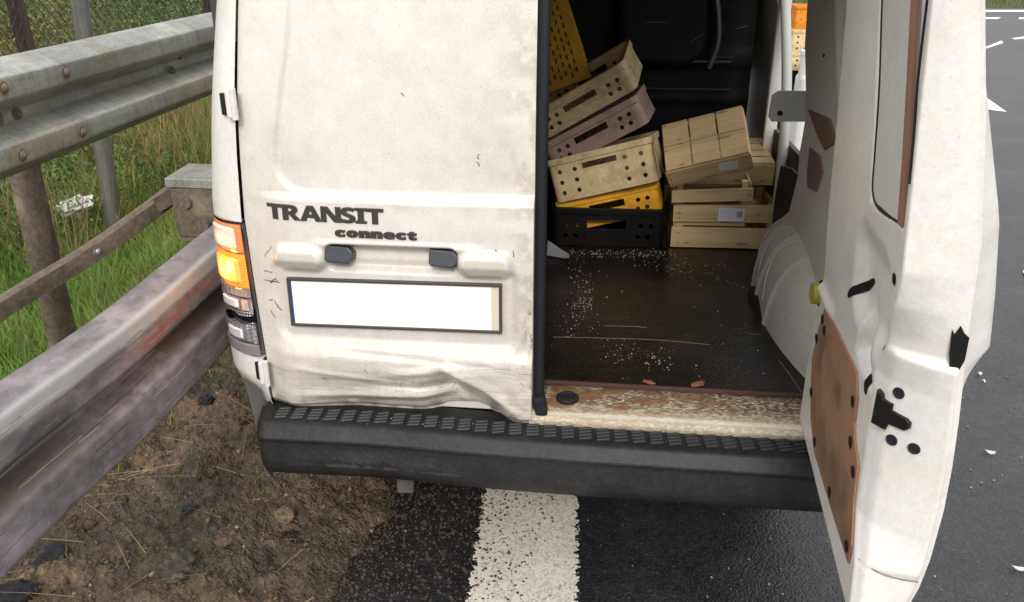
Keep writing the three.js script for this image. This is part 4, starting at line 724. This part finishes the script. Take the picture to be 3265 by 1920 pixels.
  mesh('seam_line', tube([[0.62, 1.83], [0.626, 1.57], [0.636, 1.46], [0.645, 1.4], [0.65, 1.33]].map(([z, y]) => [xin(z, y) + inDepth(z, y) - 0.0008, y, z - 0.01]), 0.0018, 40, 6), M.rubber, d);
  mesh('rubber_stop', [place(new THREE.CylinderGeometry(0.024, 0.026, 0.022, 20), [xin(0, 0.905) - 0.006, 0.907, -0.016], [0, 0, R(90)])], mat({ color: lin(0.3, 0.27, 0.04), roughness: 0.6 }), d);
  mesh('rubber_cap', [place(new THREE.TorusGeometry(0.024, 0.005, 8, 24), [xin(0, 0.905) + 0.004, 0.907, -0.016], [0, R(90), 0], [1, 1.1, 1])], M.black, d);
  // edge face: latch, holes, torn black sealer
  const face = (t, y) => { const c = zc(y), a = xin(c, y), b = xo(0.65, y); return [a + (b - a) * t, y, mix(c, 0.65, Math.pow(t, 0.72)) + 0.006 * Math.sin(Math.PI * t) + 0.016 * ss(0.02, 0.14, t) * ss(1, 0.9, t) * ss(1.062, 1.05, y)]; };
  const onFace = (g, t, y, rz = 0, push = 0) => { const p = face(t, y), q = face(Math.min(1, t + 0.3), y), ang = Math.atan2(q[2] - p[2], q[0] - p[0]); return place(g, [p[0] + Math.sin(ang) * -push, y, p[2] + Math.cos(ang) * push], [0, -ang, rz]); };
  const latchM = mat({ color: lin(0.014, 0.013, 0.013), roughness: 0.4, metalness: 0.3 });
  const la = mesh('latch', [onFace(extr(shapeOf([[-0.016, -0.032], [0.012, -0.032], [0.016, -0.016], [0.052, -0.013], [0.058, -0.006], [0.058, 0.004], [0.052, 0.009], [0.018, 0.012], [0.018, 0.026], [-0.004, 0.026], [-0.008, 0.036], [-0.016, 0.04]].map(([a, b]) => [a * 0.84, b * 0.8])), 0.006, 0.002, 2), 0.1, 0.94, 0, -0.001)], latchM, d);
  for (const [t, y] of [[0.24, 0.985], [0.22, 0.9], [0.49, 0.902]]) mesh('screw_hole', [onFace(place(new THREE.TorusGeometry(0.0078, 0.002, 8, 20), [0, 0, 0]), t, y, 0, 0.001), onFace(place(new THREE.CylinderGeometry(0.0078, 0.0078, 0.002, 18), [0, 0, 0], [R(90), 0, 0]), t, y, 0, 0.0006)], M.rubber, d);
  mesh('torn_sealer', [onFace(extr(shapeOf([[-0.016, 0.04], [-0.011, 0.03], [-0.004, 0.05], [0.003, 0.036], [0.012, 0.028], [0.013, -0.02], [0.006, -0.052], [0.0, -0.045], [-0.006, -0.046], [-0.012, -0.01]].map(([a, b]) => [a * 0.85, b * 0.75])), 0.0015, 0.0006, 1), 0.93, 1.085, 0, 0.003)], M.black, d);
  mesh('seam_line', [tube([0.05, 0.3, 0.6, 0.92].map((t) => { const p = face(t, 0.672 - 0.008 * t); return [p[0], p[1], p[2] + 0.0004]; }), 0.0013, 20, 5)], mat({ color: lin(0.2, 0.19, 0.18), roughness: 0.8 }), d);
}
hinge(0.735, 1.317, 0.0, van, -1); hinge(0.738, 0.64, 0.004, van, -1);

// ---------------------------------------------------------------- crates in the load space
const plastic = (r, g, b) => phys({ specularIntensity: r < 0.05 ? 0.3 : 0.7, color: lin(r, g, b), map: tex(256, 256, (u, v) => { const l = fbT(u, v, 4, 4), s = fbT(u, v, 50, 2), k = 0.92 + 0.24 * (l - 0.5) + 0.12 * (s - 0.5) - 0.08 * ss(0.6, 0.75, fbT(u, v, 9, 3)); return [k, k * 0.985, k * 0.95]; }, { size: 0.4 }), roughness: 0.55 });
M.cream = plastic(0.76, 0.6, 0.36); M.pink = plastic(0.42, 0.28, 0.26); M.yellow = plastic(0.9, 0.46, 0.03); M.darkCrate = plastic(0.008, 0.007, 0.007); M.orange = plastic(0.8, 0.28, 0.02);
function wallG(w, h, th, holes, ribs) { // upright wall in the xy plane, centred on x, outer face towards +z
  const s = new THREE.Shape([[-w / 2, 0], [w / 2, 0], [w / 2, h], [-w / 2, h]].map((p) => new THREE.Vector2(...p)));
  for (const q of holes) s.holes.push(q.length === 3 ? circle(...q) : rectH(...q));
  const gs = [tri(extr(s, th, 0.0008, 1))];
  for (const [x0, x1, y0, y1] of ribs) gs.push(box(Math.max(0.0025, x1 - x0), Math.max(0.0025, y1 - y0), 0.004, [(x0 + x1) / 2, (y0 + y1) / 2, th + 0.001], [0, 0, 0], 0.001));
  return mergeGeometries(gs.map(norm));
}
function plasticCrate(label, group, m, w, h, d, pos, rot, kind = 'small') {
  const c = thing('plastic_crate', label, 'crate', group, pos);
  c.rotation.order = 'YXZ'; c.rotation.set(...rot.map(R));
  const rc = 0.026, th = 0.004, W = w - 2 * rc, D = d - 2 * rc;
  const fr = (f) => -w / 2 + f * w;
  let holes = [], ribs = [];
  const low = 0.012;
  if (kind === 'tall') {
    for (const f of [0.105, 0.255, 0.745, 0.9]) for (const y of [0.032, 0.073, 0.114]) holes.push([fr(f), y, 0.0092]);
    holes.push([fr(0.33), fr(0.67), 0.108, 0.131]);
    for (const f of [0.18, 0.318, 0.682, 0.82]) holes.push([fr(f) - 0.0009, fr(f) + 0.0009, 0.008, 0.138]);
    ribs.push([fr(0.33), fr(0.67), 0.104, 0.104]);
  } else {
    const k = h / 0.11;
    for (const f of [0.13, 0.22, 0.78, 0.87]) for (const y of [0.03, 0.062]) holes.push([fr(f + (y > 0.05 ? 0.01 : -0.01)), y * k, 0.0094]);
    holes.push([fr(0.31), fr(0.66), 0.052 * k, 0.078 * k]);
    for (const f of [0.085, 0.29, 0.70, 0.915]) holes.push([fr(f) - 0.0009, fr(f) + 0.0009, 0.007, h - 0.027]);
    ribs.push([fr(0.0), fr(1.0), h - 0.024, h - 0.024]);
  }
  const end = []; for (const f of [-0.6, 0, 0.6]) for (const y of [0.35, 0.62]) end.push([f * D / 2, y * h, 0.009]);
  const wl = (g, p, ry) => mesh('wall', place(g, p, [0, ry, 0]), m, c);
  wl(wallG(W, h - 0.02, th, holes, ribs), [0, 0, d / 2 - th], 0); wl(wallG(W, h - 0.02, th, holes, ribs), [0, 0, -d / 2 + th], Math.PI);
  wl(wallG(D, h - 0.02, th, end, [[-D / 4, -D / 4, 0, h - 0.02], [D / 4, D / 4, 0, h - 0.02]]), [w / 2 - th, 0, 0], Math.PI / 2); wl(wallG(D, h - 0.02, th, end, [[-D / 4, -D / 4, 0, h - 0.02], [D / 4, D / 4, 0, h - 0.02]]), [-w / 2 + th, 0, 0], -Math.PI / 2);
  for (const [sx, sz, a] of [[1, 1, 0], [1, -1, Math.PI / 2], [-1, -1, Math.PI], [-1, 1, -Math.PI / 2]]) {
    const q = sweep([[rc, 0], [rc, h - 0.02], [rc - th, h - 0.02], [rc - th, 0]], 12, (t) => { const an = t * Math.PI / 2; return { o: V(sx * (w / 2 - rc), 0, sz * (d / 2 - rc)), a: V(Math.sin(an + a), 0, Math.cos(an + a)), b: V(0, 1, 0) }; }, true);
    mesh('corner', q, m, c);
  }
  { // rim: rounded rectangle ring
    const ring = (o) => { const s = new THREE.Shape(), x = w / 2 + o, z = d / 2 + o, r = rc + o; s.moveTo(-x + r, -z); s.lineTo(x - r, -z); s.absarc(x - r, -z + r, r, -Math.PI / 2, 0); s.lineTo(x, z - r); s.absarc(x - r, z - r, r, 0, Math.PI / 2); s.lineTo(-x + r, z); s.absarc(-x + r, z - r, r, Math.PI / 2, Math.PI); s.lineTo(-x, -z + r); s.absarc(-x + r, -z + r, r, Math.PI, Math.PI * 1.5); return s; };
    const s = ring(0.005); s.holes.push(ring(-0.007));
    mesh('rim', tri(place(extr(s, 0.02, 0.002, 2), [0, h, 0], [R(90), 0, 0])), m, c);
    const f = ring(-0.004); for (let i = -4; i <= 4; i++) for (let j = -3; j <= 3; j++) f.holes.push(rectH(i * w / 10 - w / 32, i * w / 10 + w / 32, j * d / 8 - d / 26, j * d / 8 + d / 26));
    mesh('floor', tri(place(extr(f, 0.004, 0, 1), [0, 0.004, 0], [R(90), 0, 0])), m, c);
  }
  return c;
}
const PS = 'plastic crates leaning in one stack inside the van';
plasticCrate('dark plastic crate at the bottom of the leaning stack in the van', PS, M.darkCrate, 0.43, 0.15, 0.3, [0.165, 0.583, -1.42], [0, 2, 0]);
plasticCrate('yellow plastic crate sunk tilted into the dark crate', PS, M.yellow, 0.4, 0.12, 0.29, [0.191, 0.668, -1.455], [0, -2, 15]);
plasticCrate('deep cream plastic crate with three rows of holes above the yellow one', PS, M.cream, 0.4, 0.165, 0.3, [0.18, 0.782, -1.419], [-6, -9, 16.5], 'tall');
plasticCrate('dusty pink plastic crate between the two cream crates', PS, M.pink, 0.4, 0.11, 0.3, [0.147, 0.966, -1.442], [0.8, -7.6, 30]);
plasticCrate('topmost cream plastic crate, tilted, its open top showing', PS, M.cream, 0.4, 0.11, 0.3, [0.097, 1.111, -1.444], [10, -5, 32]);
{ // tall yellow crate standing on end, its meshed bottom towards the door
  const c = thing('plastic_crate', 'tall yellow crate standing on end with its slotted bottom facing out', 'crate', null, [-0.109, 1.136, -1.43]);
  c.rotation.order = 'YXZ'; c.rotation.set(R(-5.5), R(-1), R(19.9));
  const w = 0.4, H = 0.6, s = new THREE.Shape([[-w / 2, 0], [w / 2, 0], [w / 2, H], [-w / 2, H]].map((p) => new THREE.Vector2(...p)));
  for (let i = 0; i < 16; i++) for (let j = 0; j < 17; j++) { const x = -w / 2 + 0.022 + i * 0.0222, y = 0.022 + j * 0.0335 + (i % 2) * 0.012; if (y + 0.022 < H - 0.01) s.holes.push(rectH(x, x + 0.0075, y, y + 0.02)); }
  mesh('bottom', tri(extr(s, 0.006, 0.001, 1)), M.yellow, c);
  for (const [p, b] of [[[-w / 2 + 0.003, H / 2, -0.06], [0.006, H, 0.12]], [[w / 2 - 0.003, H / 2, -0.06], [0.006, H, 0.12]], [[0, 0.003, -0.06], [w - 0.014, 0.006, 0.12]], [[0, H - 0.003, -0.06], [w - 0.014, 0.006, 0.12]]]) mesh('wall', box(...b, p, [0, 0, 0], 0.002), M.yellow, c);
}
// wooden fruit crates
const woodT = (k) => tex(256, 512, (u, v) => { const g = fbT(u, v, 3, 4, 40), l = fbT(u, v, 3, 3), kn = ss(0.78, 0.86, fbT(u + k * 0.13, v, 6, 2)), b = 0.83 + 0.16 * (g - 0.5) + 0.13 * (l - 0.5) - 0.2 * kn; return [b, b * 0.865, b * 0.66]; }, { size: 0.3, sizeY: 0.12 });
const woods = [1, 2, 3].map((k) => mat({ map: woodT(k), color: lin(0.93 - 0.04 * k, 0.92 - 0.05 * k, 0.9 - 0.06 * k), roughness: 0.8, bumpMap: T_dustBump, bumpScale: 0.0008 }));
const labelTex = (() => { const cv = document.createElement('canvas'); cv.width = 256; cv.height = 128; const c = cv.getContext('2d'); c.fillStyle = '#d9d9e2'; c.fillRect(0, 0, 256, 128); c.fillStyle = 'rgba(90,96,130,0.5)'; for (let k = 0; k < 6; k++) for (let x = 16; x < 150;) { const l = rr(6, 22); c.fillRect(x, 18 + k * 16, l, 4); x += l + rr(3, 7); } c.fillStyle = 'rgba(40,44,70,0.75)'; for (let k = 0; k < 14; k++) c.fillRect(180 + k * 4.2, 30, rr(1, 3), 60); const t = new THREE.CanvasTexture(cv); t.colorSpace = THREE.SRGBColorSpace; return t; })();
M.label = mat({ map: labelTex, roughness: 0.6 });
const labelM = (w, h, p, r, parent, col) => { const g = place(new THREE.BoxGeometry(w, h, 0.0006), p, r); return mesh('paper_label', g, col || M.label, parent); };
M.nail = mat({ color: lin(0.1, 0.09, 0.08), metalness: 0.6, roughness: 0.5 });
const slat = (parent, w, h, d, p, r = [0, 0, 0], k = 0, name = 'slat') => mesh(name, box(w, h, d, p, r, 0.0015), woods[k % 3], parent);
const nails = (parent, pts) => pts.forEach((p) => mesh('nail', [cyl(0.0022, 0.0022, 0.003, p, [R(90), 0, 0], 8)], M.nail, parent));
{
  const c = thing('wooden_crate', 'lowest wooden fruit crate, open, with a white label on its front slat', 'crate', null, [0.61, 0.583, -1.45]); c.rotation.y = R(2.5);
  const w = 0.41, h = 0.175, d = 0.3;
  slat(c, w * 0.97, 0.082, 0.006, [-0.004, 0.042, d / 2]); slat(c, w * 1.0, 0.07, 0.006, [0.004, 0.14, d / 2 + 0.002], [0, 0, R(0.4)], 1);
  slat(c, w * 0.66, 0.014, 0.006, [-0.06, 0.094, d / 2 - 0.008], [0, 0, 0], 2);
  slat(c, w, 0.07, 0.006, [0, 0.135, -d / 2]); slat(c, w, 0.08, 0.006, [0, 0.045, -d / 2]);
  for (const s of [-1, 1]) { slat(c, 0.008, 0.165, d - 0.01, [s * (w / 2 - 0.012), 0.085, 0], [0, 0, 0], 2, 'end_board'); for (const z of [-1, 1]) slat(c, 0.028, h, 0.028, [s * (w / 2 - 0.032), h / 2, z * (d / 2 - 0.02)], [0, 0, 0], 1, 'corner_post'); }
  for (let k = 0; k < 4; k++) slat(c, w - 0.02, 0.005, 0.064, [0, 0.006, -0.108 + k * 0.072], [0, 0, 0], k, 'bottom_board');
  for (const [x, k] of [[0.03, 0], [-0.1, 1]]) slat(c, 0.2, 0.004, 0.05, [x, 0.158, 0.07], [R(8), R(10), R(4)], k + 2, 'loose_board');
  nails(c, [-1, 1].flatMap((s) => [0.02, 0.06, 0.12, 0.158].map((y) => [s * (w / 2 - 0.028), y, d / 2 + (y > 0.1 ? 0.006 : 0.004)])));
  labelM(0.098, 0.052, [0.018, 0.137, d / 2 + 0.0064], [0, 0, R(-1)], c);
}
{
  const c = thing('wooden_crate', 'shallow wooden crate wedged beneath the upturned panelled crate', 'crate', null, [0.548, 0.832, -1.38]); c.rotation.order = 'YXZ'; c.rotation.set(R(6), R(2), R(3));
  const w = 0.3, d = 0.24, h = 0.07;
  slat(c, w, 0.05, 0.006, [0, -0.018, d / 2], [0, 0, 0], 2); slat(c, w, 0.05, 0.006, [0, -0.018, -d / 2], [0, 0, 0], 1);
  for (const s of [-1, 1]) slat(c, 0.007, h, d - 0.01, [s * (w / 2 - 0.01), -0.01, 0], [0, 0, 0], 2, 'end_board');
  for (let k = 0; k < 3; k++) slat(c, w - 0.02, 0.005, 0.07, [0, -0.042, -0.078 + k * 0.078], [0, 0, 0], k, 'bottom_board');
  for (const s of [-1, 1]) slat(c, 0.025, 0.08, 0.025, [s * (w / 2 - 0.03), -0.01, d / 2 - 0.018], [0, 0, 0], 0, 'corner_post');
}
{
  const c = thing('wooden_crate', 'upturned wooden crate with six bottom panels tilted on the pile', 'crate', null, [0.532, 0.944, -1.292]); c.rotation.order = 'YXZ'; c.rotation.set(R(36), R(4.5), R(21));
  const w = 0.3, h = 0.1, d = 0.225;
  for (let i = 0; i < 3; i++) for (let j = 0; j < 2; j++) slat(c, w / 3 - 0.006, 0.006, d / 2 - 0.003, [(i - 1) * w / 3, h - (i + j) % 2 * 0.001, (j - 0.5) * d / 2], [0, 0, 0], 0, 'panel_board');
  slat(c, w - 0.01, 0.006, 0.03, [0, h - 0.008, 0], [0, 0, 0], 2, 'batten'); for (const s of [-1, 1]) slat(c, w - 0.01, 0.006, 0.02, [0, h - 0.008, s * (d / 2 - 0.014)], [0, 0, 0], 2, 'batten');
  slat(c, w + 0.004, 0.083, 0.006, [0, 0.049, d / 2 - 0.002], [0, 0, 0], 2); slat(c, w, 0.083, 0.006, [0, 0.049, -d / 2 + 0.002], [0, 0, 0], 1);
  for (const s of [-1, 1]) slat(c, 0.007, 0.083, d - 0.014, [s * (w / 2 - 0.004), 0.049, 0], [0, 0, 0], 2, 'end_board');
  labelM(0.066, 0.042, [0.068, 0.054, d / 2 + 0.0016], [0, 0, R(-8)], c, mat({ color: lin(0.62, 0.6, 0.66), roughness: 0.7 }));
  nails(c, [-1, 1].flatMap((s) => [0.02, 0.05, 0.078].map((y) => [s * (w / 2 - 0.012), y, d / 2 + 0.002])));
}
{
  const c = thing('wooden_crate', 'pale slatted wooden crate at the back right of the pile', 'crate', null, [0.585, 0.835, -1.52]); c.rotation.order = 'YXZ'; c.rotation.set(R(8), R(2), 0);
  const w = 0.4, h = 0.088, d = 0.3;
  for (let k = 0; k < 4; k++) slat(c, w, 0.006, 0.062, [0, h, -0.112 + k * 0.0745], [0, 0, 0], k, 'top_slat');
  slat(c, w, h - 0.006, 0.006, [0, h / 2, d / 2 - 0.003]); slat(c, w, h - 0.006, 0.006, [0, h / 2, -d / 2 + 0.003], [0, 0, 0], 1);
  for (const s of [-1, 1]) slat(c, 0.007, h - 0.008, d - 0.016, [s * (w / 2 - 0.005), h / 2, 0], [0, 0, 0], 2, 'end_board');
}
{ // support for the pale crate: one more crate behind the lowest
  const c = thing('wooden_crate', 'wooden crate behind the lowest one, showing only its brown inside end', 'crate', null, [0.6, 0.583, -1.72]);
  slat(c, 0.38, 0.17, 0.006, [0, 0.09, 0.1]); slat(c, 0.38, 0.17, 0.006, [0, 0.09, -0.1], [0, 0, 0], 1); for (const s of [-1, 1]) slat(c, 0.007, 0.17, 0.19, [s * 0.18, 0.09, 0], [0, 0, 0], 2, 'end_board'); slat(c, 0.37, 0.005, 0.19, [0, 0.006, 0], [0, 0, 0], 1, 'bottom_board');
}
{ // stack outside, seen through the side opening
  const S = 'stack of crates standing outside beyond the side opening', x = 1.7, z = -5.05;
  const defs = [['orange plastic crate on top of the stack outside the van', M.orange, 0.17], ['cream plastic crate second from the top of the stack outside', M.cream, 0.165], ['cream plastic crate third from the top of the stack outside', M.cream, 0.13], ['uppermost black crate of the stack outside the van', M.darkCrate, 0.17], ['second black crate down in the stack outside the van', M.darkCrate, 0.17], ['third black crate down in the stack outside the van', M.darkCrate, 0.17], ['bottom black crate of the stack standing on the asphalt outside', M.darkCrate, 0.17]];
  let y = 1.3; for (const [l, m, h] of defs) { y -= h; plasticCrate(l, S, m, 0.4, h, 0.3, [x + rr(-0.01, 0.01), y, z], [0, rr(-4, 4), 0], h > 0.15 ? 'tall' : 'small'); }
  const p = thing('wooden_block', 'low wooden block under the stack of crates outside', 'block', null, [x, 0, z]);
  for (const k of [-1, 0, 1]) slat(p, 0.06, y - 0.002, 0.3, [k * 0.16, y / 2, 0], [0, 0, 0], k + 1, 'bearer');
  const w = thing('drum', 'white plastic drum standing beside the crates outside', 'drum', null, [1.61, 0, -4.6]);
  mesh('body', [cyl(0.1, 0.1, 0.98, [0, 0.49, 0], [0, 0, 0], 28)], M.litter, w); mesh('lid', [cyl(0.104, 0.104, 0.03, [0, 0.995, 0], [0, 0, 0], 28)], M.litter, w);
  mesh('body', [box(0.2, 0.86, 0.2, [0, 0.43, 0], [0, 0.2, 0], 0.05)], M.litter, w); mesh('cap', [cyl(0.03, 0.03, 0.04, [0, 0.88, 0])], M.black, w);
}
// crumbs and splinters on the load floor, torn white piece by the door
{
  const crumb = rockGeo(0.0022, 2, 1);
  const line = (pts, w, n) => () => { const k = Math.min(pts.length - 2, Math.floor(rnd() * (pts.length - 1))), t = rnd(); return [mix(pts[k][0], pts[k + 1][0], t) + (rnd() + rnd() - 1) * w, mix(pts[k][1], pts[k + 1][1], t) + (rnd() + rnd() - 1) * w]; };
  const gens = [[line([[0.0, -1.17], [0.25, -1.2], [0.42, -1.22]], 0.06), 0.25], [line([[0.06, -1.1], [0.1, -0.8], [0.11, -0.62]], 0.045), 0.13], [line([[0.08, -0.72], [0.09, -0.4]], 0.08), 0.12], [line([[0.45, -1.15], [0.6, -0.92], [0.69, -0.8]], 0.02), 0.07], [line([[0.2, -0.33], [0.36, -0.3]], 0.11), 0.13], [line([[0.3, -1.1], [0.5, -1.05]], 0.12), 0.1], [() => [rr(0.02, 0.66), rr(-1.2, -0.15)], 0.13]];
  scatter('crumbs', crumb, M.rock, 1700, () => { let q = rnd(), g = gens[0][0]; for (const [f, p] of gens) { if (q < p) { g = f; break; } q -= p; } const [x, z] = g(), t = rnd(); if (x > 0.7 || z > -0.145) return null; return { p: [x, FLOOR + 0.0012, z], r: [rr(0, 6), rr(0, 6), rr(0, 6)], s: 0.25 + 1.1 * t * t * t * t, c: lin(0.18 + 0.4 * t, 0.15 + 0.34 * t, 0.11 + 0.27 * t) }; }, 'pale crumbs and splinters strewn over the dark load floor');
  scatter('grit', crumb, M.rock, 320, () => { const x = rr(-0.64, 0.72), t = rnd(), up = rnd() < 0.6; return { p: up ? [x, 0.53, rr(0.015, 0.06)] : [rr(0.03, 0.68), 0.568, rr(-0.13, -0.02)], r: [rr(0, 6), rr(0, 6), rr(0, 6)], s: 0.25 + 0.6 * t * t * t, c: lin(0.2 + 0.5 * t, 0.18 + 0.46 * t, 0.14 + 0.4 * t) }; }, 'grit lying on the bumper step and the sill');
  const g = surf(14, 8, (u, v) => [-0.055 + 0.085 * u, FLOOR + 0.005 + 0.045 * (1 - u) * v + 0.004 * fbm(u * 6, v * 6, 2), -1.13 - 0.04 * v + 0.03 * u]);
  tag(mesh('plastic_scrap', [g, place(g.clone(), [0, -0.002, 0])], mat({ color: lin(0.22, 0.22, 0.23), roughness: 0.6, side: THREE.DoubleSide })), 'torn grey plastic scrap on the load floor beside the closed door', 'scrap');
  const st = (x, z, r, c, label) => tag(mesh('splinter', place(rockGeo(r, x * 7, 3, 0.7), [x, FLOOR + r * 0.3, z], [0, x * 9, 0], [1.6, 0.5, 0.8]), mat({ color: lin(...c), roughness: 0.8 })), label, 'debris');
  st(0.293, -0.15, 0.011, [0.25, 0.075, 0.035], 'small orange-red scrap on the load floor edge');
  st(0.42, -0.152, 0.014, [0.2, 0.08, 0.045], 'reddish tangle of bark on the floor edge right of the orange scrap');
}
// soil crumbs carried on to the asphalt beside the verge
scatter('soil_crumbs', rockGeo(0.004, 8, 1), M.rock, 20000, () => { const z = rr(-0.9, 0.6), x = soilEdge(z) - 0.16 + 0.62 * Math.pow(rnd(), 2.6), t = rnd(); return { p: [x, 0.002, z], r: [rr(0, 6), rr(0, 6), rr(0, 6)], s: 0.2 + 1.3 * Math.pow(t, 4), c: lin(0.06 + 0.07 * t, 0.045 + 0.048 * t, 0.03 + 0.026 * t) }; }, 'brown soil crumbs spilled from the verge on to the asphalt');
// bits lying on the road to the right
{
  const bit = (x, z, l, w, rot, label, c = [0.5, 0.5, 0.49], name = 'plastic_fragment', cat = 'fragment') => {
    l *= 0.75; w *= 0.75; const g = surf(8, 4, (u, v) => [(u - 0.5) * l, 0.006 + 0.008 * Math.sin(u * 4 + v * 2) * (v - 0.2), (v - 0.5) * w * (0.4 + 0.6 * Math.sin(Math.PI * (0.15 + 0.7 * u)))]);
    const o = mesh(name, [place(g.clone(), [x, 0.004, z], [0, rot, 0]), place(g, [x, 0.0055, z], [0, rot, 0])], mat({ color: lin(...c), roughness: 0.5, side: THREE.DoubleSide })); tag(o, label, cat);
  };
  bit(1.75, -1.49, 0.032, 0.02, 0.1, 'farther of the two small white fragments close together on the road');
  bit(1.74, -1.42, 0.026, 0.02, 0.4, 'nearer of the two small white fragments close together on the road');
  bit(1.545, -0.86, 0.05, 0.018, -0.35, 'white splinter with a dark edge lying mid road right of the door');
  bit(1.376, -0.23, 0.055, 0.014, -0.2, 'thin white sliver on the road near the bottom right corner');
  bit(2.5, -2.8, 0.09, 0.05, 1.2, 'pale yellow leaf on the road at the right picture edge', [0.6, 0.6, 0.25], 'leaf', 'leaf');
  bit(-0.19, 0.104, 0.016, 0.012, 0.6, 'tiny dark chip lying on the worn white line', [0.03, 0.03, 0.03], 'chip', 'chip');
  bit(1.3, -0.62, 0.06, 0.01, -0.5, 'dark twig on the road between the white splinter and the white sliver', [0.03, 0.025, 0.02], 'twig', 'twig');
  scatter('road_grit', rockGeo(0.0035, 5, 1), M.rock, 2600, () => { const x = rr(-0.5, 2.6), z = rr(-2, 0.6), t = rnd(); return { p: [x, 0.003, z], r: [rr(0, 6), rr(0, 6), rr(0, 6)], s: 0.25 + 0.9 * Math.pow(t, 6), c: lin(0.08 + 0.5 * t * t * t, 0.08 + 0.47 * t * t * t, 0.08 + 0.42 * t * t * t) }; }, 'fine pale grit scattered on the dark asphalt');
}
renderer.setSize(1024, 602);
renderer.render(scene, camera);
